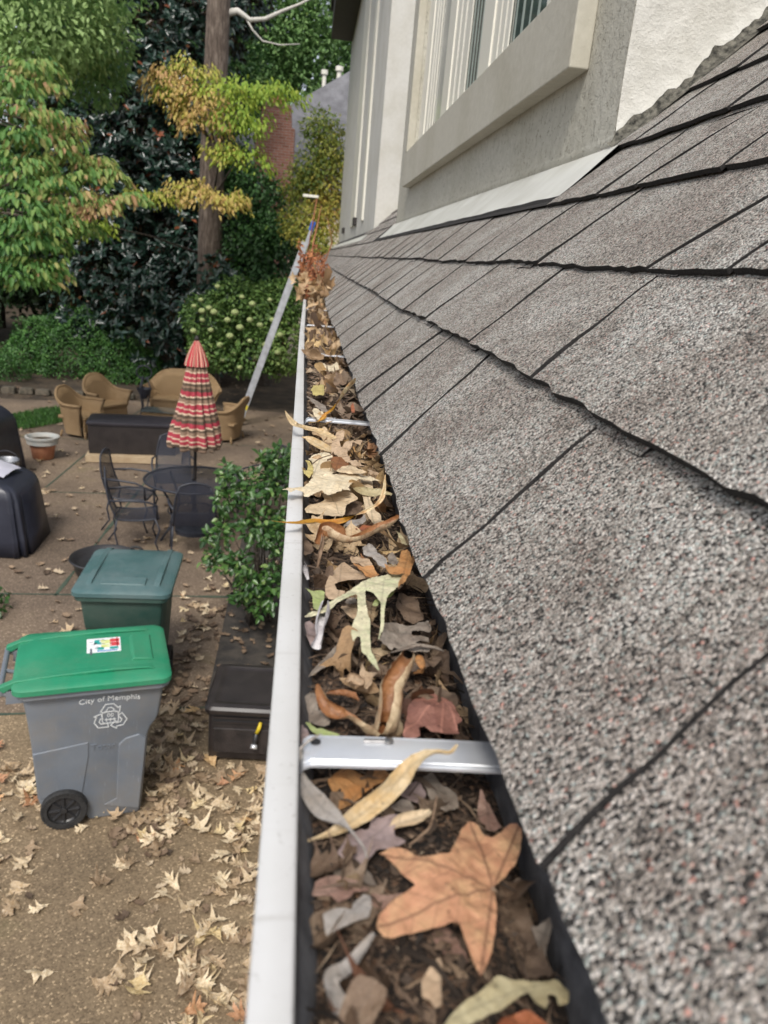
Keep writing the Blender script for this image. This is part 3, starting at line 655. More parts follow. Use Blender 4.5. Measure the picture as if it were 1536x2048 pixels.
L_RUST = leaf_mat('rust_leaf', (0.36, 0.12, 0.05), (0.3, 0.1, 0.05), (0.22, 0.07, 0.04), vein=0.3)
L_TAN = leaf_mat('tan_leaf', (0.52, 0.38, 0.25), (0.42, 0.25, 0.12), (0.38, 0.26, 0.16), vein=0.4)
L_CREAM = leaf_mat('cream_leaf', (0.72, 0.62, 0.44), (0.58, 0.40, 0.22), (0.62, 0.50, 0.32), vein=0.45)
L_CREAMTAN = leaf_mat('cream_tan_leaf', (0.63, 0.50, 0.33), (0.5, 0.3, 0.14), (0.52, 0.38, 0.23), vein=0.55)
L_CURL = leaf_mat('curled_leaf_orange_inside', (0.36, 0.17, 0.07), (0.60, 0.47, 0.30), (0.22, 0.085, 0.03), vein=0.35, rough=0.5)
L_CURLO = leaf_mat('curled_leaf_cream_outside', (0.58, 0.45, 0.27), (0.47, 0.22, 0.07), (0.52, 0.34, 0.14), vein=0.35, rough=0.5)
L_MUST = leaf_mat('mustard_leaf', (0.46, 0.235, 0.02), (0.70, 0.60, 0.38), (0.42, 0.15, 0.012), vein=0.4)
L_ORANGE = leaf_mat('orange_tan_leaf', (0.44, 0.23, 0.09), (0.5, 0.3, 0.15), (0.40, 0.17, 0.05), vein=0.4)
L_PGREEN = leaf_mat('pale_green_leaf', (0.64, 0.59, 0.40), (0.30, 0.34, 0.08), (0.50, 0.54, 0.31), vein=0.35)
L_GREEN = leaf_mat('yellow_green_leaf', (0.38, 0.42, 0.19), (0.3, 0.36, 0.12), (0.34, 0.42, 0.14), vein=0.3)
L_PMAP = leaf_mat('dusky_red_maple_leaf', (0.29, 0.135, 0.10), (0.3, 0.15, 0.1), (0.20, 0.085, 0.065), vein=0.9, vdark=False, lat=0.009)
L_YELL = leaf_mat('dull_yellow_leaf', (0.50, 0.42, 0.16), (0.42, 0.33, 0.12), (0.4, 0.3, 0.1), vein=0.3)
L_DKOR = leaf_mat('deep_orange_brown_leaf', (0.26, 0.11, 0.04), (0.4, 0.24, 0.12), (0.18, 0.07, 0.025), vein=0.3)
M_TWIG = mat('dry_twig', (0.16, 0.10, 0.06), (0.30, 0.21, 0.14), 80, 0.8, bs=0.5, bscale=300)
M_PALETWIG = mat('mould_white_twig', (0.62, 0.60, 0.60), (0.40, 0.37, 0.38), 90, 0.9, bs=0.8, bscale=200, bdist=0.003)
# --- bottom of the picture, in front of the first hanger
o = traced('maple_leaf', c3, [(480,635),(540,600),(600,603),(680,650),(760,640),(845,630),(870,580),(900,510),(945,465),(985,480),(1020,540),(1060,550),(1110,520),(1150,480),(1190,478),(1213,510),(1205,620),(1180,690),(1120,760),(1065,812),(1085,900),(1080,1020),(1060,1130),(1030,1210),(1000,1262),(970,1200),(935,1110),(905,1020),(890,985),(800,1005),(700,1030),(600,1050),(500,1062),(465,1010),(480,950),(540,880),(620,830),(670,795),(610,750),(570,700),(520,650)], -0.010, L_ORMAP,
    'large orange star-shaped leaf lying whole in the gutter below the first bracket', axes=[((1065,812),(480,635)),((1065,812),(945,465)),((1065,812),(1195,490)),((1065,812),(470,1010)),((1065,812),(1000,1262))], cup=-0.05, wr=0.005, bumpf=38)
stalk(o, [P3(c3, 1065, 812, -0.010), P3(c3, 1082, 830, -0.016), P3(c3, 1100, 880, -0.024)], 0.0008, M_TWIG)
traced('leaf_star', c3, [(265,630),(330,520),(430,510),(440,440),(490,450),(590,430),(560,500),(560,540),(625,570),(560,600),(470,610),(440,650),(400,700),(360,660),(300,655)], -0.020, L_LILAC, 'lilac grey star-shaped leaf under the long cream leaf stalk')
traced('withered_leaf', c3, [(240,690),(330,650),(400,680),(440,740),(470,800),(420,790),(380,760),(300,760),(250,740)], -0.021, L_GREY, 'dull taupe leaf between the lilac grey leaf and the pink brown leaf')
traced('withered_leaf', c3, [(135,850),(160,770),(230,745),(330,760),(370,770),(440,820),(350,830),(330,860),(270,885),(240,850),(190,845)], -0.020, L_PINKBR, 'crinkled pink brown leaf against the gutter front, left of the orange star leaf', wr=0.005)
traced('withered_leaf', c3, [(190,940),(260,910),(340,920),(350,890),(400,840),(440,850),(445,900),(430,960),(340,990),(270,1020),(210,1060)], -0.018, L_GREY2, 'pale grey leaf folded over beside the lower left lobe of the orange star leaf', cup=-0.12, wr=0.003)
traced('withered_leaf', c3, [(1080,830),(1200,760),(1240,900),(1270,1000),(1330,1150),(1380,1260),(1220,1270),(1150,1100),(1110,1000),(1090,900)], -0.030, L_BROWN, 'long dull brown leaf standing along the back of the gutter by the orange star leaf', wr=0.006)
traced('withered_leaf', c3, [(1260,1000),(1290,1010),(1385,930),(1350,1080),(1330,1180),(1290,1100)], -0.028, L_GREY, 'small pointed taupe leaf wedged under the shingle edge near the bottom', wr=0.004)
traced('leaf_fragment', c3, [(700,1370),(700,1280),(760,1180),(790,1160),(807,1190),(800,1300),(806,1400),(775,1430),(740,1380)], -0.022, L_TAN, 'torn light tan leaf strip upright in dark compost near the bottom', wr=0.004)
traced('withered_leaf', c3, [(740,1040),(830,1010),(880,1060),(950,1195),(850,1170),(780,1110)], -0.027, L_PINKBR, 'brown leaf half buried below the lower left lobe of the orange star leaf')
traced('withered_leaf', c3, [(440,830),(520,850),(560,840),(610,830),(520,900),(470,960),(440,930)], -0.025, L_PINKBR, 'rosy brown leaf tip poking out left of the orange star leaf')
traced('oak_leaf', c3, [(800,1520),(900,1400),(1000,1340),(1090,1255),(1170,1280),(1300,1290),(1390,1275),(1455,1340),(1450,1400),(1400,1410),(1390,1360),(1350,1350),(1340,1430),(1290,1400),(1240,1340),(1180,1380),(1100,1440),(1000,1480),(900,1530)], -0.012, L_OLIVE, 'olive cream lobed leaf arching across the very bottom right of the gutter', cup=-0.06, wr=0.004)
traced('withered_leaf', c3, [(1060,1545),(1120,1470),(1240,1430),(1330,1490),(1380,1560),(1240,1620)], -0.018, L_RUST, 'rust red leaf under the olive cream leaf at the bottom', wr=0.005)
ribbon('curled_leaf', c3, [(455,1040,8,-.012,0),(430,1080,18,-.013,10),(390,1150,34,-.016,30),(310,1235,42,-.018,10),(235,1275,34,-.018,-20),(250,1370,44,-.018,-20),(320,1480,40,-.018,10),(370,1560,26,-.018,10)], L_GREY2, 'grey cream ribbon leaf curled along the gutter front at the bottom left', curl=90, lobes=.2)
ribbon('curled_leaf', c3, [(545,510,12,-.02,0),(590,480,30,-.018,20),(660,462,34,-.017,20),(720,440,26,-.016,0),(748,415,10,-.015,0)], L_CREAMTAN, 'small tan curled leaf above the dark hollow by the orange star leaf', curl=170)
traced('withered_leaf', c3, [(540,390),(600,350),(640,360),(665,400),(650,440),(590,420),(560,410)], -0.022, L_GREY, 'tiny taupe lobed leaf right of the long cream leaf')
ribbon('twig', c3, [(640,590,6,-.018,0),(690,550,6,-.017,0),(745,490,6,-.015,0),(778,340,5,-.014,0)], M_TWIG, 'thin tan stem beside the dark hollow above the orange star leaf', curl=280, cat='twig')
traced('oak_leaf', c3, [(215,260),(285,200),(330,190),(390,230),(430,235),(450,190),(500,190),(540,230),(450,290),(380,350),(300,400),(270,410),(290,290),(250,330)], -0.021, L_ORANGE, 'orange tan lobed leaf tucked beneath the first bracket')
traced('withered_leaf', c3, [(430,190),(560,190),(640,250),(560,330),(480,360)], -0.026, L_BROWN, 'dark brown leaf in the shade just below the first bracket')
traced('withered_leaf', c3, [(700,240),(760,210),(800,280),(880,330),(890,400),(820,420),(740,350)], -0.026, L_GREY, 'taupe leaf lying below the right half of the first bracket', wr=.005)
traced('withered_leaf', c3, [(560,330),(600,270),(690,260),(725,330),(690,380),(620,350)], -0.025, L_LILAC, 'crumpled lilac grey leaf below the first bracket screw', wr=.005)
traced('withered_leaf', c3, [(980,440),(1000,290),(1040,370),(1080,450),(1110,500),(1040,520)], -0.028, L_PINKBR, 'narrow brown leaf upright beside the top lobe of the orange star leaf', wr=.005)
ribbon('curled_leaf', c3, [(50,588,5,-.022,0),(150,560,10,-.020,0),(250,525,26,-.017,10),(380,440,46,-.013,25),(500,345,48,-.008,35),(600,235,46,-.002,40),(680,160,40,.006,20),(770,118,28,.012,-10),(845,118,16,.014,0),(885,76,7,.018,0)], L_CURLO, 'long cream leaf with orange stalk twisting up over the first bracket', curl=75, n=60, lobes=.12)
o = ribbon('curled_leaf', c3, [(190,20,6,.002,0),(130,55,10,.002,0),(80,110,14,-.004,0),(72,200,14,-.010,0),(110,300,34,-.012,20),(190,400,50,-.012,30),(260,455,34,-.010,20),(330,510,9,-.008,0),(400,600,7,-.008,0),(418,655,5,-.009,0)], L_GREY2, 'greyish cream leaf with long bent stalk hanging off the left end of the first bracket', curl=80, n=60)
# --- between first and second hanger
traced('oak_leaf', c2, [(120,572),(160,535),(240,520),(330,450),(430,390),(560,310),(680,240),(850,205),(965,190),(975,215),(935,300),(890,340),(830,395),(805,520),(800,670),(750,780),(772,650),(775,450),(740,400),(700,360),(640,345),(650,470),(685,600),(685,740),(690,850),(740,940),(765,1035),(720,990),(640,890),(610,870),(600,740),(570,738),(540,785),(520,720),(530,640),(575,540),(575,370),(480,410),(400,450),(330,520),(250,545),(150,572)], 0.004, L_PGREEN,
    'pale green cream deeply lobed leaf draped across the pile with two hanging lobes', axes=[((970,200),(130,570)),((640,280),(765,1035)),((800,260),(750,780))], tilt=(0.05,-0.02), cup=-0.05, wr=.003, step=.0018)
traced('leaf_fold', c2, [(845,270),(870,250),(905,280),(905,330),(870,390),(800,440),(740,480),(700,470),(720,430),(830,380)], -0.004, L_GREEN, 'green underside fold of leaf seen through the pale green lobed leaf')
traced('green_leaf', c2, [(125,320),(190,350),(300,350),(285,440),(240,520),(200,500),(195,440),(190,390)], -0.010, L_GREEN, 'small yellow green torn leaf left of the pale green lobed leaf')
traced('folded_leaf', c2, [(300,300),(340,210),(455,95),(560,170),(690,240),(600,250),(500,255),(420,270),(380,290),(400,340),(480,352),(400,420),(330,420),(300,380)], -0.010, L_TAN, 'pinkish tan folded leaf above the pale green lobed leaf', cup=-.05, wr=.003)
traced('oak_leaf', c2, [(510,70),(600,55),(680,80),(720,160),(650,150),(530,110)], -0.008, L_TAN, 'light tan leaf tip behind the pinkish tan folded leaf')
traced('oak_leaf', c2, [(805,115),(860,130),(910,145),(930,100),(940,60),(950,0),(1010,0),(1040,50),(1050,20),(1075,80),(1040,150),(1000,240),(940,300),(920,330),(930,260),(980,200),(850,205),(820,160)], 0.004, L_ORANGE, 'bright orange tan lobed leaf leaning on the shingle edge', cup=.06, wr=.004)
traced('oak_leaf', c2, [(530,105),(640,130),(720,160),(765,215),(680,240),(610,180)], -0.004, L_ORANGE, 'small orange leaf just above the pale green lobed leaf')
traced('withered_leaf', c2, [(835,60),(870,10),(905,60),(930,110),(880,130),(840,110)], -0.006, L_GREY, 'brownish grey leaf left of the bright orange tan lobed leaf')
traced('withered_leaf', c2, [(425,480),(560,460),(585,545),(545,590),(480,545)], -0.014, L_TAN, 'tan triangular leaf showing under the pale green lobed leaf')
traced('withered_leaf', c2, [(480,420),(560,400),(570,440),(540,460),(470,455)], -0.010, L_GREY, 'narrow taupe leaf under the long arm of the pale green leaf')
ribbon('stick', c2, [(300,500,40,-.006,0),(285,580,52,-.004,0),(255,680,42,-.006,0),(250,760,30,-.008,0),(225,850,46,-.012,0)], M_PALETWIG, 'thick white mould-covered stick lying near the gutter front', curl=300, cat='stick')
ribbon('stick', c2, [(110,130,18,-.012,0),(125,190,26,-.010,0),(150,255,14,-.012,0)], M_PALETWIG, 'short pale grey stick against the gutter front above the green leaf', curl=300, cat='stick')
traced('withered_leaf', c2, [(120,620),(180,590),(230,620),(225,760),(190,830),(130,720)], -0.016, L_LILAC, 'dark lilac leaf under the thick white stick', wr=.005)
traced('withered_leaf', c2, [(150,1090),(250,960),(330,880),(500,740),(540,790),(520,900),(420,960),(300,1000),(200,1060)], -0.020, L_GREY, 'long taupe leaf lying flat left of the hanging lobe', wr=.003)
traced('withered_leaf', c2, [(320,620),(400,570),(500,590),(520,680),(460,760),(380,780),(320,720)], -0.022, L_BROWN, 'dark crumpled leaf right of the thick white stick', wr=.008)
traced('folded_leaf', c2, [(590,1060),(615,960),(650,1040),(755,1045),(710,1080),(700,1150),(645,1195),(610,1110)], -0.012, L_TAN, 'small pinkish tan folded leaf standing below the hanging lobe tip', tilt=(.2,.2))
ribbon('curled_leaf', c2, [(500,1130,20,-.016,0),(530,1100,36,-.014,40),(590,1110,42,-.013,60),(615,1160,34,-.015,30),(560,1190,20,-.018,0)], L_TAN, 'little tan leaf curled up like a snail shell in the compost', curl=200)
ribbon('curled_leaf', c2, [(845,1650,70,-.030,-8),(850,1560,88,-.022,-8),(870,1400,98,-.010,-8),(905,1220,98,.000,-10),(955,1080,88,.008,-5),(990,990,72,.012,0),(1003,930,45,.012,0)], L_CURL, 'tall trough-shaped leaf, orange inside with cream edges, just above the first bracket', curl=325, n=50)
ribbon('curled_leaf', c2, [(228,1145,8,-.004,20),(270,1220,40,-.004,60),(330,1320,60,-.008,70),(420,1420,64,-.012,20),(520,1450,60,-.012,-30),(620,1530,56,-.012,-60),(745,1600,34,-.018,-60)], L_CURL, 'twisted cream and orange leaf pointing up left above the first bracket', curl=150, n=56)
ribbon('curled_leaf', c2, [(305,1228,8,-.012,0),(380,1230,28,-.011,10),(470,1235,36,-.010,10),(540,1260,40,-.010,0),(585,1292,14,-.012,0)], L_DKOR, 'small brown trough-shaped leaf behind the twisted cream and orange leaf', curl=150)
traced('maple_leaf', c2, [(960,1590),(990,1450),(1010,1330),(1060,1270),(1150,1255),(1210,1230),(1300,1260),(1340,1270),(1400,1320),(1440,1400),(1470,1460),(1420,1490),(1450,1570),(1340,1570),(1290,1560),(1200,1550),(1150,1500),(1100,1520),(1110,1590),(1000,1610)], -0.014, L_PMAP, 'dusky red veined star leaf at the right above the first bracket', axes=[((1310,1265),(970,1560)),((1310,1265),(1060,1290)),((1310,1265),(1290,1560)),((1310,1265),(1450,1560)),((1310,1265),(1465,1450))], wr=.004, cup=-.04)
traced('oak_leaf', c2, [(800,620),(900,620),(1000,650),(1060,640),(1180,600),(1210,680),(1100,690),(1040,690),(1030,730),(1180,740),(1190,790),(1100,770),(1060,800),(1200,820),(1190,870),(1050,870),(950,850),(880,830),(800,780),(760,760),(790,700)], -0.014, L_GREY, 'taupe deeply lobed leaf at the right below the pale green leaf', wr=.006, cup=-.05)
traced('withered_leaf', c2, [(930,360),(1060,400),(1150,580),(1050,640),(960,560),(900,480)], -0.020, L_BROWN, 'brown leaf with thin stem at the right of the pale green leaf', wr=.005)
traced('withered_leaf', c2, [(820,900),(940,900),(1050,910),(1290,900),(1300,960),(1180,990),(1060,1040),(940,1010)], -0.018, L_BROWN, 'brown crumpled leaf behind the tall trough-shaped leaf', wr=.008)
ribbon('curled_leaf', c2, [(1050,945,24,-.008,0),(1110,950,38,-.006,30),(1150,1000,34,-.006,60),(1120,1050,34,-.010,30),(1070,1060,18,-.014,0)], L_ORANGE, 'small orange hook-shaped curled leaf right of the tall trough-shaped leaf', curl=160)
ribbon('curled_leaf', c2, [(860,880,6,-.016,0),(960,860,14,-.014,0),(1100,830,20,-.012,0),(1240,850,18,-.012,0),(1310,870,8,-.012,0)], L_GREY, 'narrow rolled taupe leaf lying across the right side of the gutter', curl=240)
traced('green_leaf', c2, [(130,1470),(160,1470),(220,1520),(330,1545),(440,1580),(250,1595),(170,1530)], -0.010, L_GREEN, 'fresh green leaf sliver against the upper left of the first bracket')
traced('withered_leaf', c2, [(90,1330),(140,1230),(220,1220),(240,1300),(320,1370),(350,1480),(230,1500),(140,1440)], -0.018, L_GREY, 'crumpled taupe leaf against the gutter front left of the twisted leaf', wr=.008)
traced('withered_leaf', c2, [(60,1500),(110,1490),(160,1560),(150,1640),(60,1660)], -0.010, L_LILAC, 'pale lilac leaf against the left end of the first bracket', wr=.004)
traced('withered_leaf', c2, [(1080,1250),(1200,1150),(1300,1180),(1420,1230),(1440,1300),(1300,1290),(1150,1270)], -0.019, L_BROWN, 'brown shrivelled leaf above the dusky red star leaf', wr=.008)
# --- the cream heap
traced('oak_leaf', c6, [(330,950),(380,910),(480,890),(525,860),(500,800),(560,810),(650,790),(740,780),(800,800),(850,850),(770,890),(735,910),(710,1020),(600,1020),(520,1010),(400,990),(345,985)], 0.000, L_CREAMTAN, 'broad tan cream leaf with round lobe under the big cream oak leaf', axes=[((690,1020),(570,810))], wr=.003)
traced('oak_leaf', c6, [(365,470),(420,425),(520,405),(600,430),(650,540),(640,600),(560,620),(450,650),(400,650),(420,560),(400,490)], 0.003, L_CREAM, 'cream leaf folded behind the big cream oak leaf', wr=.003)
traced('oak_leaf', c6, [(870,650),(940,640),(985,680),(990,800),(960,850),(1010,960),(1070,1030),(1060,1105),(990,1090),(930,1000),(900,880),(880,760)], 0.002, L_CREAMTAN, 'long tan leaf hanging down right of the big cream oak leaf', wr=.003, cup=-.04)
traced('oak_leaf', c6, [(110,765),(170,745),(290,740),(370,700),(390,665),(500,620),(700,600),(850,610),(990,650),(1080,690),(1000,680),(860,660),(750,740),(780,775),(700,770),(650,785),(560,820),(500,780),(430,800),(380,835),(320,830),(325,800),(240,785),(200,790)], 0.012, L_CREAM, 'big cream oak leaf with pointed tip reaching over the white gutter lip', axes=[((1080,690),(110,765))], wr=.004, cup=-.05)
ribbon('curled_leaf', c6, [(770,735,14,.004,0),(850,770,40,.004,30),(940,800,48,.004,40),(1060,815,52,.004,20),(1165,822,24,.006,0)], L_OLIVE, 'olive tan leaf rolled against the shingle edge beside the cream heap', curl=140)
ribbon('twisted_leaf', c6, [(15,1063,4,.014,0),(110,1078,12,.012,0),(230,1090,36,.010,0),(330,1090,70,.008,-5),(430,1075,62,.006,0),(580,1080,40,.006,15),(690,1062,26,.008,60),(760,1035,22,.012,120),(850,995,30,.016,165),(950,945,38,.020,180),(1040,885,36,.026,180),(1090,790,20,.034,180),(1106,620,5,.045,180)], L_MUST, 'twisted leaf, mustard yellow and cream, poking over the gutter lip', curl=40, n=70, lobes=.1)
ribbon('curled_leaf', c6, [(455,1290,34,-.004,10),(520,1235,78,-.002,10),(600,1230,86,.000,0),(680,1270,66,.000,-10),(780,1275,46,.000,-15),(900,1240,54,.000,-15),(1020,1180,60,.002,-15),(1130,1130,54,.006,-10),(1210,1060,32,.012,0),(1240,1010,8,.014,0)], L_CURL, 'long curled leaf, orange inside and cream outside, below the mustard twisted leaf', curl=235, n=60)
ribbon('curled_leaf', c6, [(145,8,4,.026,0),(178,70,18,.022,20),(240,140,30,.018,35),(330,175,34,.012,30),(430,195,36,.010,20),(530,235,40,.008,20),(625,280,24,.006,20)], L_CURLO, 'narrow cream leaf whose tip curls up over the white lip below the second bracket', curl=80, n=50)
ribbon('curled_leaf', c6, [(305,265,14,.004,0),(380,290,36,.002,30),(470,340,46,.000,30),(560,390,42,.000,20),(615,420,20,.000,0)], L_CURLO, 'cream and brown leaf right below the narrow cream curled leaf', curl=110)
traced('curled_leaf', c6, [(580,370),(600,290),(640,210),(700,190),(720,210),(700,290),(660,340),(690,310),(760,290),(890,290),(870,315),(780,350),(740,410),(760,460),(870,520),(930,545),(800,540),(700,470),(620,430)], 0.004, L_TAN, 'rosy tan ragged leaf standing up behind the cream heap', wr=.006, cup=.05)
traced('curled_leaf', c6, [(575,500),(600,450),(680,450),(770,520),(700,550),(620,585)], 0.010, L_DKOR, 'deep brown hollow of leaf in the middle of the cream heap', wr=.003)
traced('oak_leaf', c6, [(930,570),(980,580),(1050,635),(1000,625),(960,610)], 0.000, L_TAN, 'small pinkish leaf point right of the cream heap')
traced('oak_leaf', c6, [(630,590),(690,540),(780,530),(840,560),(930,620),(850,610),(740,600)], 0.012, L_CREAMTAN, 'tan leaf curl on top of the big cream oak leaf')
traced('oak_leaf', c6, [(300,560),(350,590),(365,540),(335,470),(390,500),(420,580),(410,630),(375,655),(330,620)], 0.002, L_YELL, 'small dull yellow lobed leaf at the gutter front beside the cream heap')
traced('withered_leaf', c6, [(885,1310),(950,1280),(1000,1310),(1050,1380),(1120,1430),(1130,1510),(1050,1520),(1000,1430),(900,1390)], -0.006, L_GREY2, 'grey tan leaf below the long orange and cream curled leaf', wr=.005)
traced('oak_leaf', c6, [(1200,1150),(1260,1190),(1290,1230),(1325,1300),(1260,1280),(1240,1220)], 0.008, L_OLIVE, 'slim cream leaf point against the shingle edge')
traced('withered_leaf', c6, [(285,1200),(350,1230),(420,1330),(400,1380),(330,1400),(290,1300)], -0.012, L_BROWN, 'flat brown leaf against the gutter front below the mustard leaf')
ribbon('stick', c6, [(505,1215,14,.002,0),(500,1300,20,.000,0),(480,1400,20,-.004,0),(455,1510,14,-.008,0)], M_TWIG, 'weathered grey stick upright left of the long orange and cream curled leaf', curl=300, cat='stick')
traced('withered_leaf', c6, [(730,930),(800,870),(880,880),(900,950),(850,990),(760,1010),(715,1015)], -0.010, L_BROWN, 'dark brown leaf in the gap between the tan leaves of the heap', wr=.004)
traced('withered_leaf', c6, [(690,1110),(860,1040),(910,1010),(930,1060),(840,1110),(760,1130)], -0.012, L_GREY2, 'pale grey sliver leaf under the mustard and cream twisted leaf', wr=.004)
traced('withered_leaf', c6, [(810,1140),(900,1100),(990,1110),(1000,1150),(900,1160)], -0.010, L_RUST, 'small rusty leaf beneath the long tan hanging leaf', wr=.004)
ribbon('twig', c6, [(410,520,5,.016,0),(480,470,5,.018,0),(600,430,4,.016,0)], M_TWIG, 'short thorny twig on the folded cream leaf', curl=280, cat='twig')
# --- around and beyond the second hanger
ribbon('standing_leaf', c4, [(250,1985,6,.000,0),(350,1975,20,.004,0),(420,1915,30,.014,30),(480,1860,22,.026,60),(530,1790,30,.040,30),(590,1710,44,.055,10),(640,1640,28,.068,0),(672,1585,5,.080,0)], L_MUST, 'glossy golden brown leaf standing up above the second bracket', curl=110, n=50)
traced('withered_leaf', c4, [(230,1740),(300,1770),(400,1830),(425,1890),(370,1885),(280,1800)], 0.000, L_GREY, 'taupe leaf against the gutter front just beyond the second bracket')
traced('oak_leaf', c4, [(285,1875),(310,1845),(400,1900),(405,1945),(330,1960)], 0.004, L_CREAM, 'cream leaf pressed on the left half of the second bracket')
traced('oak_leaf', c4, [(270,1700),(300,1650),(390,1640),(395,1740),(310,1745)], 0.002, L_YELL, 'yellowish tan leaf midway between the second and third brackets')
traced('oak_leaf', c4, [(330,1500),(380,1450),(450,1480),(510,1440),(530,1510),(420,1520)], 0.004, L_CREAM, 'pale cream two-pointed leaf just below the third bracket')
traced('withered_leaf', c4, [(628,1830),(650,1800),(668,1890),(640,1890)], 0.020, L_RUST, 'bright rust leaf scrap against the shingles near the second bracket')
# --- filler leaves, copies of a few curled prototypes
def oak_outline(seed, L=0.1, W_=0.06, lobes=3, sharp=1.0):
    r = random.Random(seed); half = []
    half.append((0.0, 0.0015)); half.append((0.08 * L, 0.006 * L * 3))
    for i in range(lobes):
        f0 = 0.16 + 0.74 * i / lobes; f1 = 0.16 + 0.74 * (i + 0.62) / lobes; env = math.sin(PI * (0.15 + 0.75 * (i + 0.5) / lobes)) 
        half.append((f0 * L, W_ * 0.16 * (1 + r.random() * 0.4))); 
        tipx = (f1 + 0.10) * L; tw = W_ * env * (0.75 + 0.4 * r.random())
        half.append((f0 * L + 0.05 * L, W_ * 0.34)); half.append((tipx - 0.03 * L, tw * 0.72)); half.append((tipx + 0.02 * L, tw)); half.append((tipx + 0.005 * L, tw * 0.6)); half.append((tipx + 0.0 * L, W_ * 0.24))
    half.append((0.93 * L, W_ * 0.13)); top = [(x, y * (0.9 + 0.2 * r.random())) for x, y in half]; bot = [(x + 0.02 * L, -y * (0.9 + 0.2 * r.random())) for x, y in half]
    return top + [(L, 0)] + bot[::-1]
def oak_outline2(seed, L=0.17, W_=0.07, lobes=3):
    r = random.Random(seed); side = []
    for sg in (1, -1):
        h = [(0.0, 0.001), (0.16 * L, 0.0022), (0.20 * L, W_ * .10)]
        for i in range(lobes):
            f0 = 0.24 + 0.56 * i / lobes + r.uniform(-.03, .03); w = W_ * (0.55, 1.0, 0.72, .5)[i] * r.uniform(.75, 1.1) * (1 if lobes == 3 else 1.05)
            tx = f0 + 0.17 + r.uniform(-.03, .05)
            h += [(f0 * L, W_ * .19), ((tx - .07) * L, w * .60), ((tx + .03) * L, w), ((tx + .035) * L, w * .58), ((f0 + .56 / lobes - .02) * L, W_ * .17)]
        h += [(0.9 * L, W_ * .15), (0.95 * L, W_ * .06)]; side.append([(x, sg * y) for x, y in h])
    out = side[0] + [(L * 1.02, 0)] + side[1][::-1]
    return [(x, y + 0.04 * L * math.sin(x / L * 3 + seed)) for x, y in out]
def star_outline(seed, L=0.1):
    r = random.Random(seed); P = []
    for i, a in enumerate((-150, -105, -75, -35, 0, 35, 75, 105, 150)):
        rad = L * (0.22 if i in (1, 3, 5, 7) else 0.58 if i in (0, 8) else 0.75 if i in (2, 6) else 0.95) * (0.9 + 0.2 * r.random()); P.append((rad * math.cos(math.radians(a)), rad * math.sin(math.radians(a))))
    return P
def ellip_outline(seed, L=0.1, W_=0.03):
    return [(L * t, W_ * math.sin(PI * t ** 0.8)) for t in np.linspace(0, 1, 12)] + [(L * t, -W_ * math.sin(PI * t ** 0.8)) for t in np.linspace(0.95, 0.05, 11)]
def proto_mesh(name, outline, m, step, bendx, bendy, seed, wr=0.004):
    L = max(p[0] for p in outline)
    def zf(x, y): return bendx * (x - L / 2) ** 2 / L + bendy * y * y / L + wr * noise.noise(Vector((x * 28, y * 28, seed))) + 0.4 * wr * noise.noise(Vector((x * 90, y * 90, seed)))
    me = flat_leaf(smooth_poly(outline, 1), zf, step, [((0, 0), (L, 0))]); me.name = name
    me.transform(Matrix.Translation((-L / 2, 0, 0))); finish(me, m, True); return me
F_DULL = leaf_mat('dull_leaves', (0.25, 0.19, 0.14), (0.20, 0.15, 0.11), (0.15, 0.10, 0.07), vein=0.25, vary=0.85)
F_LIGHT = leaf_mat('light_leaves', (0.56, 0.43, 0.28), (0.48, 0.33, 0.18), (0.44, 0.31, 0.18), vein=0.3, vary=0.7)
protos_d = [proto_mesh('dull_leaf', o_, F_DULL, 0.0035, bx, by, i * 3.3, 0.007) for i, (o_, bx, by) in enumerate([(oak_outline(1, .07, .035), .5, 2), (oak_outline(2, .06, .03, 2), -1, 3), (ellip_outline(1, .06, .012), 1, 8), (star_outline(3, .05), 1, -1), (ellip_outline(1, .045, .016), -1, 6), (oak_outline(6, .05, .028, 2), 2, -3)])]
protos_l = [proto_mesh('light_leaf', o_, F_LIGHT, 0.0045, bx, by, i * 2.1, 0.008) for i, (o_, bx, by) in enumerate([(oak_outline(11, .09, .04), .8, 2), (oak_outline(12, .08, .035), -1, 3), (ellip_outline(1, .08, .016), 1, 8), (star_outline(13, .06), 1, -1), (oak_outline(16, .07, .032, 2), 2, -3)])]
def scatter(protos, n, yf, zoff, name, label, group, smin, smax, seed, tiltm=0.5, cat='leaf'):
    r = random.Random(seed)
    for i in range(n):
        y = yf(r); x = 0.024 + 0.082 * r.random()
        if 0.13 < y < 0.27 and x > 0.045: x = 0.02 + 0.02 * r.random()
        o = bpy.data.objects.new(name, r.choice(protos)); C.objects.link(o)
        o.location = (x, y, bedz(x, y) + zoff * (0.3 + r.random())); o.rotation_euler = (r.gauss(0, tiltm), r.gauss(0, tiltm), r.uniform(0, 6.28)); s = r.uniform(smin, smax); o.scale = (s, s, s); tag(o, label, cat, group)
scatter(protos_d, 190, lambda r: 0.14 + 1.35 * r.random() ** 0.9, 0.003, 'dull_leaf', 'small dull brown leaf bedded in the near gutter compost', 'small dull leaves in the gutter compost', 0.22, 0.62, 21)
scatter(protos_l, 44, lambda r: r.uniform(0.62, 1.18), 0.014, 'heap_leaf', 'cream or tan leaf in the pale heap just nearer than the second bracket', 'pale leaves of the middle heap', 0.32, 0.62, 26, 0.8)
scatter(protos_l, 46, lambda r: r.uniform(0.40, 1.2), 0.006, 'tan_leaf', 'small tan or cream leaf mixed into the near gutter pile', 'small pale leaves in the near gutter', 0.22, 0.5, 25, 0.6)
scatter(protos_d, 60, lambda r: r.uniform(1.2, 4.2), 0.008, 'dull_leaf', 'brown leaf between the pale leaves in the far gutter', 'brown leaves in the far gutter', 0.6, 1.1, 22)
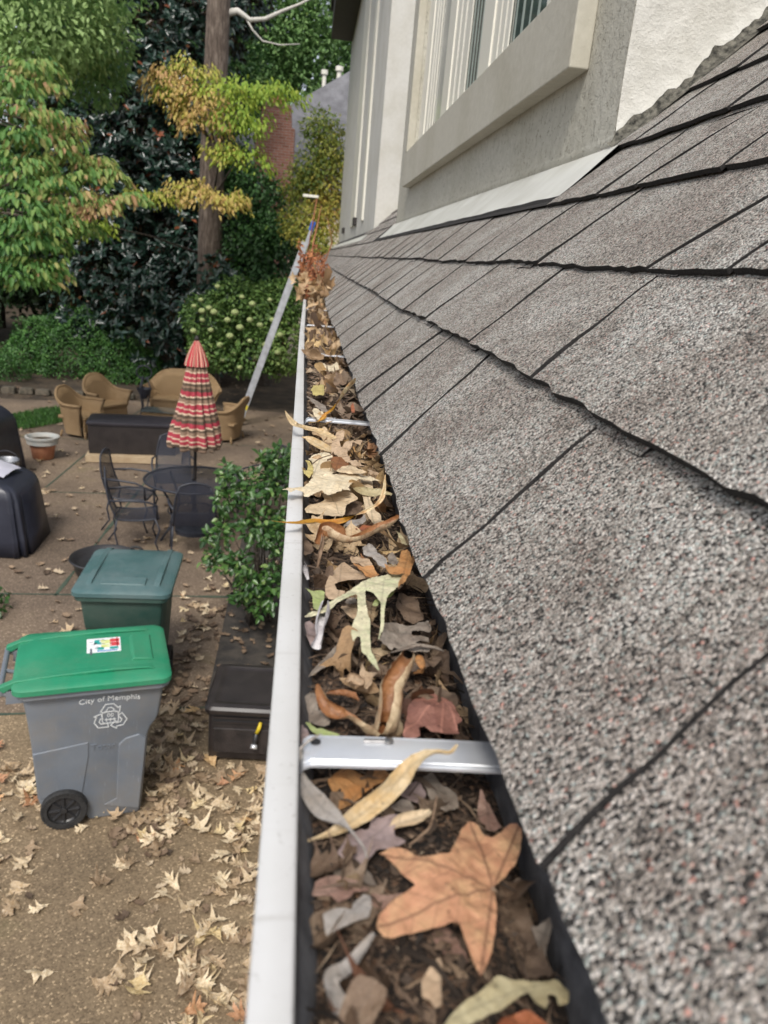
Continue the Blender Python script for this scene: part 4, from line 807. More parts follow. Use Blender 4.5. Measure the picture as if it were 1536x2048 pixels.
scatter(protos_l, 110, lambda r: 1.24 + 3.2 * r.random() ** 0.8, 0.014, 'pale_leaf', 'cream or tan leaf lying beyond the second gutter bracket', 'pale leaves in the far gutter', 0.5, 0.9, 23)
# far heap of leaves and a rusty sprig growing out of the gutter
scatter(protos_l, 60, lambda r: r.uniform(4.2, 6.0), 0.09, 'heaped_leaf', 'tan leaf in the tall heap at the far end of the gutter', 'leaves heaped at the far gutter', 0.8, 1.4, 24, 0.9)
r = random.Random(31)
for i in range(46):
    o = bpy.data.objects.new('heaped_leaf', r.choice(protos_l)); C.objects.link(o); y = r.uniform(4.2, 5.4); o.location = (r.uniform(-0.07, 0.14), y, ZL + r.uniform(-0.01, 0.10 + 0.03 * (y - 4.2)))
    o.rotation_euler = (r.uniform(-1.2, 1.2), r.uniform(-1.2, 1.2), r.uniform(0, 6.28)); s = r.uniform(0.8, 1.4); o.scale = (s, s, s)
    tag(o, 'tan leaf in the tall heap at the far end of the gutter', 'leaf', 'leaves heaped at the far gutter')
M_RUSTN = foliage_mat('rusty_needles', [(0, (0.10, 0.03, 0.015)), (0.5, (0.30, 0.09, 0.035)), (1, (0.45, 0.20, 0.08))], 0.8, 0.1)
sp = thing('dried_sprig', 'rusty red dried sprig sprouting from the far heap in the gutter', 'dried plant', (0.02, 4.7, ZL))
V = []; F = []; T = []
mb = MB()
for i in range(26):
    a = r.uniform(0, 6.28); x0, y0 = r.uniform(-0.05, 0.07), r.uniform(-0.3, 0.5); H = r.uniform(0.15, 0.32); lx, ly = r.gauss(0, 0.04), r.gauss(0, 0.05)
    pts = [(x0 + lx * t, y0 + ly * t, H * t) for t in (0, 0.4, 0.75, 1)]; mb.tube(pts, [0.004, 0.003, 0.002, 0.001], 5)
    for k in range(46):
        t = r.random(); c = Vector((x0 + lx * t, y0 + ly * t, H * t)); d = Vector((r.gauss(0, 1), r.gauss(0, 1), -0.6 + r.gauss(0, 0.6))).normalized(); s_ = d.orthogonal().normalized() * r.uniform(0.003, 0.007); L = r.uniform(0.015, 0.04); n = len(V)
        V += [c, c + d * L * 0.5 + s_, c + d * L, c + d * L * 0.5 - s_]; F += [(n, n + 1, n + 2), (n, n + 2, n + 3)]; T += [r.random()] * 4
pts = [(-0.02, 0, 0.1), (0.01, 0.1, 0.3), (0.03, 0.2, 0.42), (0.045, 0.25, 0.52)]; mb.tube(pts, [0.006, 0.005, 0.004, 0.002], 6); mb.tube([(0.01, 0, 0.05), (0.09, 0.1, 0.22), (0.12, 0.1, 0.32), (0.08, 0.1, 0.46)], [0.005, 0.004, 0.003, 0.001], 6)
obj('stem', mb, mat('rusty_stem', (0.22, 0.08, 0.035), (0.32, 0.14, 0.06), 30, 0.8), sp, smooth=True)
me = bpy.data.meshes.new('foliage'); me.from_pydata([tuple(v) for v in V], [], F); at = me.attributes.new('tone', 'FLOAT', 'POINT'); at.data.foreach_set('value', T); finish(me, M_RUSTN); o = bpy.data.objects.new('foliage', me); C.objects.link(o); o.parent = sp; o['kind'] = 'stuff'
# ================================================================== YARD OBJECTS
M_PGREY = mat('grey_cart_plastic', (0.125, 0.15, 0.19), (0.165, 0.19, 0.23), 6, 0.48, bs=0.12, bscale=400, bdist=0.001)
M_PGREEN = mat('bright_green_lid_plastic', (0.012, 0.21, 0.105), (0.02, 0.25, 0.13), 4, 0.42, bs=0.08, bscale=300, bdist=0.001)
M_PDGREEN = mat('dark_green_cart_plastic', (0.02, 0.06, 0.05), (0.03, 0.075, 0.062), 5, 0.45, bs=0.1, bscale=300, bdist=0.001)
M_PTEAL = mat('dusty_teal_lid_plastic', (0.035, 0.11, 0.115), (0.05, 0.135, 0.14), 5, 0.32, bs=0.1, bscale=300, bdist=0.001)
M_RUB = mat('black_rubber', (0.015, 0.015, 0.016), (0.03, 0.03, 0.03), 30, 0.7)
M_HUB = mat('black_wheel_plastic', (0.025, 0.025, 0.027), None, rough=0.4)
M_WHITEINK = mat('white_print', (0.75, 0.77, 0.78), (0.55, 0.58, 0.6), 60, 0.6)
def plastic(name, c1, c2, rough, dust=(0.22, 0.19, 0.15), amt=.5):
    m, nt, b = newmat(name); co = coords(nt); c = ramp(nt, noise_(nt, co, 4, 5), [(.3, c1), (.7, c2)])
    d = ramp(nt, noise_(nt, co, 2.6, 7, .72), [(.42, (0, 0, 0)), (.70, (amt, amt, amt))]); c = mixc(nt, d, c, dust)
    sc = nd(nt, 'ShaderNodeMapping'); sc.inputs['Scale'].default_value = (70, 70, 5); sc.inputs['Rotation'].default_value = (.3, .5, 0); nt.links.new(co, sc.inputs[0]); n = noise_(nt, sc.outputs[0], 1.0, 5, .7)
    c = mixc(nt, ramp(nt, n, [(.62, (0, 0, 0)), (.70, (.35, .35, .35))]), c, tuple(min(1, x * 1.6 + .05) for x in c2))
    nt.links.new(c, b.inputs['Base Color']); nt.links.new(ramp(nt, d, [(0, (rough,) * 3), (.5, (.75,) * 3)]), b.inputs['Roughness']); bump(nt, b, noise_(nt, co, 350, 3), .12, .001); return m
M_PGREY = plastic('grey_cart_plastic', (0.125, 0.148, 0.182), (0.165, 0.188, 0.22), .46)
M_PGREEN = plastic('bright_green_lid_plastic', (0.012, 0.21, 0.105), (0.02, 0.25, 0.13), .4, (.10, .22, .13), .45)
M_PDGREEN = plastic('dark_green_cart_plastic', (0.02, 0.06, 0.05), (0.03, 0.075, 0.062), .45, (.10, .12, .10))
M_PTEAL = plastic('dusty_teal_lid_plastic', (0.05, 0.11, 0.115), (0.07, 0.14, 0.145), .3, (.16, .20, .20))
def wheel(parent, loc, r=0.135, w_=0.05):
    mb = MB(); n = 48; M = Matrix.Rotation(PI / 2, 4, 'X')
    mb.lathe([(r * .72, -w_ / 2), (r * .96, -w_ / 2), (r, -w_ * .3), (r, w_ * .3), (r * .96, w_ / 2), (r * .72, w_ / 2), (r * .70, w_ * .2), (r * .70, -w_ * .2), (r * .72, -w_ / 2)], n, cap=False)
    for k in range(36): a = 2 * PI * k / 36; mb.box((r * .93 * math.cos(a), r * .93 * math.sin(a), w_ / 2 + .001), (.012, .006, .008), a)
    xf(mb, Matrix.Translation(loc) @ M); t = obj('wheel', mb, M_RUB, parent, angle=40)
    mb = MB(); mb.lathe([(r * .70, -w_ * .25), (r * .70, w_ * .25), (r * .66, w_ * .3), (r * .60, w_ * .12), (r * .16, w_ * .16), (r * .13, w_ * .5), (0.001, w_ * .52)], 40, cap=False)
    for k in range(8):
        a = 2 * PI * k / 8; mb.box((r * .40 * math.cos(a), r * .40 * math.sin(a), w_ * .28), (r * .5, r * .13, w_ * .28), a, top=(0.95, 0.35))
    xf(mb, Matrix.Translation(loc) @ M); h = obj('rim', mb, M_HUB, angle=40); h.parent = t; return t
def cart(name, label, loc, rz, m_body, m_lid, detail, group=None):
    c = thing(name, label, 'wheeled bin', loc, rz)
    prof = [(-.07, 0), (.235, 0), (.25, .02), (.275, .34), (.295, .60), (.315, .66), (.345, .70), (.36, .74), (.385, .93), (.385, 1.0), (-.40, 1.0), (-.40, .93), (-.385, .80), (-.37, .60), (-.355, .20), (-.345, .165), (-.31, .15), (-.20, .155), (-.125, .125), (-.085, .05)]
    mb = MB(); vs = []; n = len(prof)
    hw = lambda z: 0.225 + 0.075 * z
    cap = lambda x, z: (x, z)
    rows = [(-1.0, 0.93), (-0.97, 0.975), (-0.86, 1.0), (0.86, 1.0), (0.97, 0.975), (1.0, 0.93)]
    for sy, k in rows:
        for x, z in prof:
            xc = -0.03; xx = xc + (x - xc) * (k if z > 0.01 else k); vs.append((xx, sy * hw(z), z))
    fs = [(j * n + i, j * n + (i + 1) % n, (j + 1) * n + (i + 1) % n, (j + 1) * n + i) for j in range(len(rows) - 1) for i in range(n)] + [tuple(range(n)), tuple(range(5 * n, 6 * n))[::-1]]
    mb.add(vs, fs); body = obj('body', mb, m_body, c, angle=35, bevel=0.008)
    mb = MB(); rr_ = [rrect(.83, .655, .07), rrect(.85, .675, .07), rrect(.85, .675, .07), rrect(.82, .645, .07)]
    mb.loft([[(x - .005, y, z) for x, y in q] for q, z in zip(rr_, (.955, .962, .992, 1.0))]); rim = obj('rim_flange', mb, m_body, c, angle=40)
    if detail:
        for sy in (-1, 1):    # raised shoulder and corner panel on both sides
            mb = MB(); P = [(.02, .10), (.235, .03), (.262, .34), (.28, .58), (.24, .62), (.16, .60), (.12, .56), (.115, .50), (.10, .14)]
            mb.add([(x, sy * (hw(z) + .001 - 0.004), z) for x, z in P] + [(x * .985 + .002, sy * (hw(z) + .009), z * .985 + .004) for x, z in P], [tuple(range(9, 18))] + [(i, (i + 1) % 9, 9 + (i + 1) % 9, 9 + i) for i in range(9)])
            obj('side_panel', mb, m_body, c, angle=35, bevel=0.004)
            mb = MB(); P = [(-.345, .22), (-.10, .22), (-.055, .50), (-.055, .60), (-.365, .56)]
            mb.add([(x, sy * (hw(z) - 0.003), z) for x, z in P] + [(x * .985, sy * (hw(z) + .006), z * .99 + .002) for x, z in P], [tuple(range(5, 10))] + [(i, (i + 1) % 5, 5 + (i + 1) % 5, 5 + i) for i in range(5)])
            obj('side_panel', mb, m_body, c, angle=35, bevel=0.004)
    # handle at the hinge end
    mb = MB(); 
    for sy in (-1, 1): mb.box((-.435, sy * .25, .955), (.10, .05, .075), 0, 0, (.9, .8)); mb.tube([(-.47, sy * .25, .965), (-.52, sy * .25, .985)], .017, 8)
    mb.tube([(-.515, -.27, .985), (-.515, .27, .985)], .017, 10); mb.tube([(-.42, 0, .96), (-.515, 0, .985)], .012, 8); obj('handle', mb, m_body, c, angle=40)
    # lid
    mb = MB(); L = [rrect(.86, .69, .06, 6), rrect(.88, .71, .065, 6), rrect(.88, .71, .065, 6), rrect(.85, .68, .06, 6), rrect(.80, .62, .06, 6), rrect(.70, .52, .05, 6), rrect(.40, .30, .05, 6)]
    mb.loft([[(x - .01, y, z) for x, y in q] for q, z in zip(L, (.994, 1.000, 1.030, 1.043, 1.046, 1.060, 1.066))]); lid = obj('lid', mb, m_lid, c, angle=38, bevel=0)
    for sy in (-1, 1):
        mb = MB(); mb.prism([(-.52, .99), (-.49, .985), (-.42, 1.03), (-.20, 1.052), (.10, 1.064), (.30, 1.063), (.345, 1.052), (.30, 1.074), (.08, 1.080), (-.22, 1.070), (-.43, 1.055), (-.52, 1.02)], 'y', sy * .245 - .022, sy * .245 + .022); r_ = obj('lid_rib', mb, m_lid, bevel=0.006, angle=40); r_.parent = lid
    mb = MB(); mb.prism([(.20, 1.060), (.335, 1.052), (.33, 1.072), (.22, 1.082)], 'y', -.16, .16); r_ = obj('grip', mb, m_lid, bevel=0.006, angle=40); r_.parent = lid
    for sy in (-1, 1): wheel(c, (-.205, sy * .262, .135))
    mb = MB(); mb.tube([(-.205, -.28, .135), (-.205, .28, .135)], .012, 8); obj('axle', mb, M_HUB, c)
    return c, lid, body
gc, glid, gbody = cart('wheeled_bin', 'grey wheeled bin with bright green lid and white recycling print standing among leaves', (-1.165, 4.385, 0), math.radians(14.5), M_PGREY, M_PGREEN, True)
# sticker on the lid
M_ST = {k: mat('sticker_' + k, v, None, rough=0.35) for k, v in dict(white=(0.78, 0.80, 0.82), red=(0.62, 0.06, 0.07), teal=(0.03, 0.36, 0.33), yellow=(0.62, 0.66, 0.25), blue=(0.05, 0.22, 0.5), ink=(0.1, 0.12, 0.14)).items()}
def plate(mb, x, y, z, dx, dy, mi=0, dz=0.0008): mb.box((x, y, z), (dx, dy, dz), 0, mi); return mb
st = MB(); plate(st, .03, .045, 1.0672, .20, .185); 
r = random.Random(3)
for q, (x, y, dx, dy, mi) in enumerate([(-.055, -.035, .012, .08, 5), (-.035, .03, .03, .10, 0), (-.015, .07, .045, .03, 2), (-.02, .10, .03, .03, 2), (.0, .0, .04, .035, 2), (.03, .085, .055, .05, 3), (.03, .03, .05, .04, 3), (.085, .10, .055, .04, 1), (.085, .05, .055, .05, 1), (.08, .0, .05, .03, 2), (.04, -.03, .12, .012, 4), (.10, .075, .006, .13, 1)]): plate(st, x + .01, y, 1.0680, dx, dy, mi, .0006)
for q in range(26): plate(st, -.05 + .15 * r.random(), -.02 + .14 * r.random(), 1.0685, .004 + .02 * r.random(), .004, r.choice([5, 5, 0]), .0005)
s_ = obj('sticker', st, [M_ST[k] for k in ('white', 'red', 'teal', 'yellow', 'blue', 'ink')]); s_.parent = glid; s_.location = (0.02, 0.02, 0); s_['label'] = 'rectangular white, green and red information sticker'
# side print: lettering and recycling mark; side wall leans outward with height
SL = math.atan(0.075)
MS = Matrix.Translation((0.075, -(0.225 + 0.075 * 0.80) - 0.0035, 0.80)) @ Matrix.Rotation(PI / 2 + SL, 4, 'X')
t = text_mb('City of Memphis', .052); 
t.v = [(x, y - 0.35 * x * x + .085, z) for x, y, z in t.v]
obj('lettering', xf(t, MS), M_WHITEINK, gbody if False else gc)
em = MB()
def polyline(mb, P, w_=0.006, closed=True):
    P = [Vector(p) for p in P]
    for a, b in zip(P, P[1:] + (P[:1] if closed else [])):
        d = (b - a); L = d.length; mb.box(((a.x + b.x) / 2, (a.y + b.y) / 2, 0), (L + w_ * .8, w_, .0016), math.atan2(d.y, d.x))
for k in range(3):
    a = 2 * PI * k / 3; R2 = Matrix.Rotation(a, 2)
    A = [(-.055, .045), (-.025, .095), (.020, .095), (.045, .065), (.058, .073), (.052, .030), (.012, .042), (.024, .052), (.006, .070), (-.012, .068), (-.028, .036)]
    polyline(em, [R2 @ Vector(p) for p in A], .0055)
polyline(em, [(x, y) for x, y in rrect(.092, .082, .018, 3)], .006)
t2 = text_mb('00', .04); em.add([(x, y + .002, z) for x, y, z in t2.v], t2.f)
for x in (-.022, 0, .022): polyline(em, [(x - .008, -.015), (x + .008, -.015)], .006, False); polyline(em, [(x, -.008), (x, -.028)], .005, False)
obj('recycling_emblem', xf(em, MS @ Matrix.Translation((0, -.035, 0))), M_WHITEINK, gc)
t = text_mb('Toter', .062, .006); xf(t, Matrix.Translation((0.03, -(0.225 + 0.075 * 0.56) - 0.001, 0.535)) @ Matrix.Rotation(PI / 2 + SL, 4, 'X')); obj('embossed_lettering', t, M_PGREY, gc)
cart('wheeled_bin', 'dark green wheeled bin with dusty teal lid behind the grey bin', (-1.235, 5.72, 0), math.radians(-88), M_PDGREEN, M_PTEAL, False)
# black tub with looped handle
tb = thing('garden_tub', 'shallow round black tub with a looped handle behind the dark green bin', 'tub', (-2.0, 8.02, 0))
mb = MB(); mb.lathe([(.27, 0), (.30, .03), (.33, .14), (.345, .16), (.37, .19), (.36, .205), (.325, .19), (.30, .15), (.26, .13), (0.002, .125)], 40, cap=False); obj('bowl', mb, M_HUB, tb, angle=50)
mb = MB(); mb.tube([(.30 + .07 * math.cos(a) , .14, .22 + .055 * math.sin(a)) for a in np.linspace(-.5, PI + .5, 14)], .017, 8); obj('handle', mb, M_RUB, tb, smooth=True)
# storage box with hose sprayer
M_BROWNP = mat('dark_brown_plastic', (0.022, 0.018, 0.018), (0.034, 0.028, 0.027), 7, 0.4, bs=0.1, bscale=200, bdist=0.001)
M_WICKP = mat('moulded_wicker_plastic', (0.018, 0.015, 0.015), (0.045, 0.036, 0.034), 9, 0.45, bs=1.0, bscale=110, bdist=0.006)
hb = thing('hose_box', 'dark brown plastic hose storage box with slotted front beside the gutter line', 'storage box', (-.21, 5.02, 0), math.radians(-3))
mb = MB(); mb.loft([[(x, y, z) for x, y in rrect(.58 + dx, .56 + dx, .04)] for dx, z in ((-.02, .03), (0, .05), (0, .40), (-.01, .41))]); obj('body', mb, M_BROWNP, hb, angle=35)
mb = MB(); mb.loft([[(x, y, z) for x, y in rrect(.62 + dx, .62 + dx, .05)] for dx, z in ((0, .41), (0.01, .42), (.01, .445), (-.02, .465), (-.10, .470), (-.12, .462), (-.2, .462))]); obj('lid', mb, M_BROWNP, hb, angle=35)
mb = MB(); mb.box((0, -.286, .19), (.50, .016, .20)); obj('panel', mb, M_WICKP, hb, bevel=.008)
mb = MB()
for z in (.335, .375): mb.box((0, -.283, z), (.50, .02, .012))
for k in range(14): mb.box((-.10 + .022 * k, -.276, .355), (.005, .012, .04))
obj('slot_bars', mb, M_BROWNP, hb)
mb = MB(); mb.box((0, -.2795, .352), (.50, .004, .075)); obj('slot', mb, M_HOLE, hb)
for x, y in ((-.25, -.23), (.25, -.23), (-.25, .23), (.25, .23)):
    mb = MB(); mb.box((x, y, .02), (.06, .06, .04), top=(1.1, 1.1)); obj('foot', mb, M_BROWNP, hb)
sp_ = thing('hose_sprayer', 'yellow and black hose sprayer hanging on the front of the dark brown box', 'hose sprayer', (-.165, 4.70, .27))
mb = MB(); mb.tube([(.02, 0, .10), (.012, -.01, .06), (-.005, -.015, .02)], [.011, .015, .012], 10); obj('grip', mb, mat('yellow_plastic', (0.62, 0.47, 0.03), (0.55, 0.40, 0.02), 20, 0.4), sp_, smooth=True)
mb = MB(); mb.tube([(-.005, -.015, .02), (-.012, -.02, -.03), (-.016, -.03, -.06)], [.014, .018, .014], 10); obj('valve', mb, M_HUB, sp_, smooth=True)
mb = MB(); mb.tube([(-.016, -.03, -.06), (-.02, -.045, -.085)], [.022, .026], 14); obj('nozzle', mb, M_ALU, sp_, smooth=True)
# ---- dining set
M_IRON = mat('dark_painted_steel', (0.022, 0.025, 0.035), (0.035, 0.038, 0.05), 30, 0.45)
def mesh_mat():
    m, nt, b = newmat('steel_mesh_seat'); b.inputs['Base Color'].default_value = (0.025, 0.028, 0.042, 1); b.inputs['Roughness'].default_value = .5
    co = coords(nt); mp = nd(nt, 'ShaderNodeMapping'); mp.inputs['Scale'].default_value = (75, 75, 75); mp.inputs['Rotation'].default_value = (.6, .6, .785); nt.links.new(co, mp.inputs[0])
    sx = nt.nodes.new('ShaderNodeSeparateXYZ'); nt.links.new(mp.outputs[0], sx.inputs[0]); f1 = math_(nt, 'GREATER_THAN', math_(nt, 'FRACT', sx.outputs[0]), .38); f2 = math_(nt, 'GREATER_THAN', math_(nt, 'FRACT', sx.outputs[1]), .38)
    hole = math_(nt, 'MULTIPLY', f1, f2); nt.links.new(math_(nt, 'SUBTRACT', 1.0, math_(nt, 'MULTIPLY', hole, .6)), b.inputs['Alpha']); return m
M_MESH = mesh_mat()
TX, TY = -1.25, 9.45
tbl = thing('patio_table', 'round dark metal mesh table with the closed striped umbrella through it', 'table', (TX, TY, 0))
mb = MB(); mb.lathe([(.03, .705), (.60, .705)], 48, cap=False); obj('tabletop', mb, M_MESH, tbl)
mb = MB(); mb.lathe([(.595, .695), (.615, .695), (.62, .71), (.61, .722), (.595, .715), (.595, .695)], 48, cap=False); obj('rim', mb, M_IRON, tbl, smooth=True)
for k in range(4):
    a = PI / 4 + k * PI / 2; d = Vector((math.cos(a), math.sin(a), 0)); mb = MB(); mb.tube([tuple(d * rr_ + Vector((0, 0, z))) for rr_, z in ((.50, .70), (.40, .55), (.30, .35), (.36, .15), (.50, .0))], .014, 8); obj('leg', mb, M_IRON, tbl, smooth=True)
mb = MB(); mb.tube([(.32 * math.cos(a), .32 * math.sin(a), .30) for a in np.linspace(0, 2 * PI, 28)], .009, 6, cap=False); obj('brace_ring', mb, M_IRON, tbl, smooth=True)
def umb_mat():
    m, nt, b = newmat('striped_umbrella_cloth'); co = coords(nt); sx = nt.nodes.new('ShaderNodeSeparateXYZ'); nt.links.new(co, sx.inputs[0])
    RED, CR, BR, TN = (0.33, 0.035, 0.055), (0.55, 0.43, 0.31), (0.09, 0.06, 0.04), (0.24, 0.16, 0.11)
    z = math_(nt, 'ADD', sx.outputs[2], math_(nt, 'MULTIPLY', noise_(nt, co, 9, 2), .05))
    f = math_(nt, 'FRACT', math_(nt, 'DIVIDE', z, .37)); seq = [(0, BR), (.10, TN), (.16, BR), (.26, CR), (.31, RED), (.42, CR), (.46, RED), (.60, CR), (.64, TN), (.74, BR), (.82, CR), (.86, RED)]
    nt.links.new(ramp(nt, f, seq, 'CONSTANT'), b.inputs['Base Color']); b.inputs['Roughness'].default_value = .9; bump(nt, b, noise_(nt, co, 300, 2), .2, .002); return m
M_UMB = umb_mat()
um = thing('patio_umbrella', 'closed red, cream and brown striped umbrella standing in the round table', 'umbrella', (TX, TY + .05, 0))
mb = MB(); mb.tube([(0, 0, .02), (0, 0, 2.42)], .02, 12); mb.lathe([(.001, 2.40), (.025, 2.42), (.03, 2.45), (.001, 2.48)], 14, cap=False); obj('pole', mb, M_DARKBR, um, smooth=True)
fold = lambda amp, k=8, ph=0: (lambda a, j, z: 1 + amp * (abs(math.sin(a * k / 2 + ph + .25 * math.sin(z * 5))) * 2 - 1) + .05 * math.sin(3 * a + z * 4))
pr = [(.285, 1.13), (.295, 1.17), (.285, 1.25), (.265, 1.38), (.225, 1.53), (.185, 1.70), (.15, 1.88), (.115, 2.05), (.08, 2.18)]
mb = MB(); mb.lathe(pr, 128, cap=False, mod=fold(.15, 14))
for i in range(128):                       # scalloped hem
    x, y, z = mb.v[i]; mb.v[i] = (x, y, z - .05 * abs(math.sin(i / 128 * PI * 8)) + .03)
obj('canopy', mb, M_UMB, um, smooth=True)
mb = MB(); mb.lathe([(.125, 2.12), (.12, 2.16), (.09, 2.26), (.055, 2.35), (.02, 2.42)], 96, cap=False, mod=fold(.16, 12, .5)); 
m_, nt_, b_ = newmat('striped_vent_cloth'); co_ = coords(nt_); sx_ = nt_.nodes.new('ShaderNodeSeparateXYZ'); nt_.links.new(co_, sx_.inputs[0]); an = math_(nt_, 'ARCTAN2', sx_.outputs[1], sx_.outputs[0]); nt_.links.new(ramp(nt_, math_(nt_, 'FRACT', math_(nt_, 'MULTIPLY', an, 2.55)), [(0, (0.42, 0.035, 0.05)), (.45, (0.62, .5, .36)), (.6, (.42, .035, .05)), (.8, (.62, .5, .36)), (.9, (.11, .07, .045))], 'CONSTANT'), b_.inputs['Base Color']); b_.inputs['Roughness'].default_value = .9
obj('vent_cap', mb, m_, um, smooth=True)
mb = MB(); mb.lathe([(.24, 0), (.24, .05), (.06, .09), (.04, .30), (.026, .30)], 32, cap=False); obj('base', mb, M_IRON, um, angle=40)
def iron_chair(x, y, rz, label):
    c = thing('patio_chair', label, 'chair', (x, y, 0), rz, 'dark metal chairs around the round table')
    mb = MB(); n = 12; vs = []
    for i in range(n + 1):
        f = i / n
        for j in range(9):
            g = -1 + j / 4; yy = .23 * g
            px_, pz = (.24 - .46 * min(f, .5) * 2, .43 - .02 * math.sin(min(f, .5) * 2 * PI)) if f <= .5 else (-.22 - .12 * (f - .5) * 2 - .03 * math.sin((f - .5) * 2 * PI), .43 + .50 * (f - .5) * 2)
            if f > .5: yy *= 1 - .25 * ((f - .5) * 2) ** 3; pz += .05 * (1 - g * g) * ((f - .5) * 2) ** 2
            vs.append((px_, yy, pz))
    mb.add(vs, [(i * 9 + j, i * 9 + j + 1, (i + 1) * 9 + j + 1, (i + 1) * 9 + j) for i in range(n // 2) for j in range(8)]); obj('seat', mb, M_MESH, c, smooth=True)
    k0 = n // 2; mb = MB(); mb.add(vs[k0 * 9:], [(i * 9 + j, i * 9 + j + 1, (i + 1) * 9 + j + 1, (i + 1) * 9 + j) for i in range(n - k0) for j in range(8)]); obj('backrest', mb, M_MESH, c, smooth=True)
    mb = MB(); E = [vs[i * 9] for i in range(n + 1)] + [vs[n * 9 + j] for j in range(9)] + [vs[i * 9 + 8] for i in range(n, -1, -1)] + [vs[j] for j in range(8, -1, -1)]; mb.tube(E, .011, 7); obj('frame', mb, M_IRON, c, smooth=True)
    for s in (-1, 1):
        mb = MB(); mb.tube([(.20, s * .235, .43), (.25, s * .25, .30), (.20, s * .25, .14), (.25, s * .26, 0)], .011, 7); obj('leg', mb, M_IRON, c, smooth=True)
        mb = MB(); mb.tube([(-.22, s * .235, .43), (-.25, s * .24, .28), (-.22, s * .25, .14), (-.32, s * .26, 0)], .011, 7); obj('leg', mb, M_IRON, c, smooth=True)
        mb = MB(); mb.tube([(-.30, s * .235, .66), (-.10, s * .28, .67), (.12, s * .285, .65), (.22, s * .27, .60), (.22, s * .245, .44)], .013, 7); obj('armrest', mb, M_IRON, c, smooth=True)
    return c
iron_chair(-2.04, 9.62, math.radians(-4), 'dark metal chair left of the round table, the farther of the two side by side')
iron_chair(-1.84, 8.86, math.radians(14), 'dark metal chair left of the round table, nearest the green bin')
iron_chair(-1.16, 8.72, math.radians(100), 'dark metal chair pushed in at the near side of the round table')
iron_chair(-1.66, 10.42, math.radians(-80), 'dark metal chair behind the round table, beside the umbrella')
iron_chair(-.42, 10.2, math.radians(-135), 'dark metal chair half hidden behind the leafy bush by the gutter')
# ---- lounge set
def wick_mat():
    m, nt, b = newmat('golden_wicker'); co = coords(nt); wv = nd(nt, 'ShaderNodeTexWave', Scale=28.0, Distortion=1.5, Detail=2.0); wv.bands_direction = 'Z'; nt.links.new(co, wv.inputs['Vector'])
    w2 = nd(nt, 'ShaderNodeTexWave', Scale=22.0, Distortion=1.0); w2.bands_direction = 'DIAGONAL'; nt.links.new(co, w2.inputs['Vector'])
    c = ramp(nt, math_(nt, 'MULTIPLY', wv.outputs[1], w2.outputs[1]), [(0, (0.15, 0.09, 0.04)), (.35, (0.42, 0.28, 0.14)), (.8, (0.54, 0.38, 0.21))]); nt.links.new(c, b.inputs['Base Color']); b.inputs['Roughness'].default_value = .7
    bump(nt, b, math_(nt, 'ADD', wv.outputs[1], w2.outputs[1]), .8, .006); return m
M_WICK = wick_mat()
def wicker(name, label, x, y, rz, width, group=None, backh=.90):
    c = thing(name, label, 'wicker seat', (x, y, 0), rz, group); D = .62; n = 40; outer = []; 
    W = width
    def plan(f):               # U shape from front left arm round the back to front right arm
        t = f * 2 - 1; a = t * PI / 2 * 1.08
        ex = .72; return (-D / 2 * (abs(math.cos(a)) ** ex) * 1.02 + (.26 if abs(t) > .93 else .26 * abs(t) ** 3) * 1.0, W / 2 * (abs(math.sin(a)) ** (ex if W < 1 else .45)) * (1 if a > 0 else -1))
    rings = []; rim = []
    for i in range(n + 1):
        f = i / n; px_, py = plan(f); t = abs(f * 2 - 1); h = .60 + (backh - .60) * (0.5 + 0.5 * math.cos(PI * min(1, t / .72)))
        fl = 1.16 - 0.05 * t
        rings.append([(px_ * .80 + .03, py * .84, .06), (px_ * .86, py * .88, .30), (px_, py * .97, h - .15), (px_ * fl, py * 1.06, h), (px_ * fl * .99 + .01, py * 1.03, h + .015), (px_ * .90 + .02, py * .90, h - .12), (px_ * .78 + .04, py * .80, .36)]); rim.append((px_ * fl, py * 1.055, h))
    mb = MB(); vs = [p for q in rings for p in q]; m7 = 7; mb.add(vs, [(i * m7 + j, i * m7 + j + 1, (i + 1) * m7 + j + 1, (i + 1) * m7 + j) for i in range(n) for j in range(m7 - 1)])
    mb.add(rings[0], [tuple(range(7))]); mb.add(rings[-1], [tuple(range(7))[::-1]]); obj('backrest', mb, M_WICK, c, smooth=True)
    mb = MB(); mb.tube(rim, .028, 9); obj('rolled_rim', mb, M_WICK, c, smooth=True)
    mb = MB(); mb.box((.0, 0, .36), (D * .86, W * .80, .06)); mb.box((.23, 0, .22), (.04, W * .78, .26)); obj('seat', mb, M_WICK, c, bevel=.02, angle=40)
    for sx in (-.20, .24):
        for sy in (-1, 1): mb = MB(); mb.tube([(sx, sy * W * .36, .12), (sx * 1.1, sy * W * .40, 0)], .022, 8); obj('leg', mb, M_WICK, c, smooth=True)
    return c
wicker('wicker_armchair', 'golden wicker armchair at the far left, nearest the terracotta pot', -3.95, 14.35, math.radians(-15), .78, 'wicker armchairs', .85)
wicker('wicker_armchair', 'golden wicker armchair with tall back in front of the clipped hedge', -3.78, 15.55, math.radians(-35), .80, 'wicker armchairs')
wicker('wicker_loveseat', 'golden wicker two-seat sofa behind the striped umbrella', -2.45, 16.6, math.radians(-90), 1.50, None, .92)
wicker('wicker_armchair', 'golden wicker armchair between the striped umbrella and the ladder foot', -1.35, 14.7, math.radians(165), .85, 'wicker armchairs', .85)
gt = thing('side_table', 'low glass-topped wicker table in front of the wicker sofa', 'table', (-2.55, 14.9, 0))
mb = MB(); mb.box((0, 0, .44), (.8, .5, .012)); obj('glass_top', mb, mat('grey_glass', (0.10, 0.115, 0.11), None, rough=.08, spec=.8), gt)
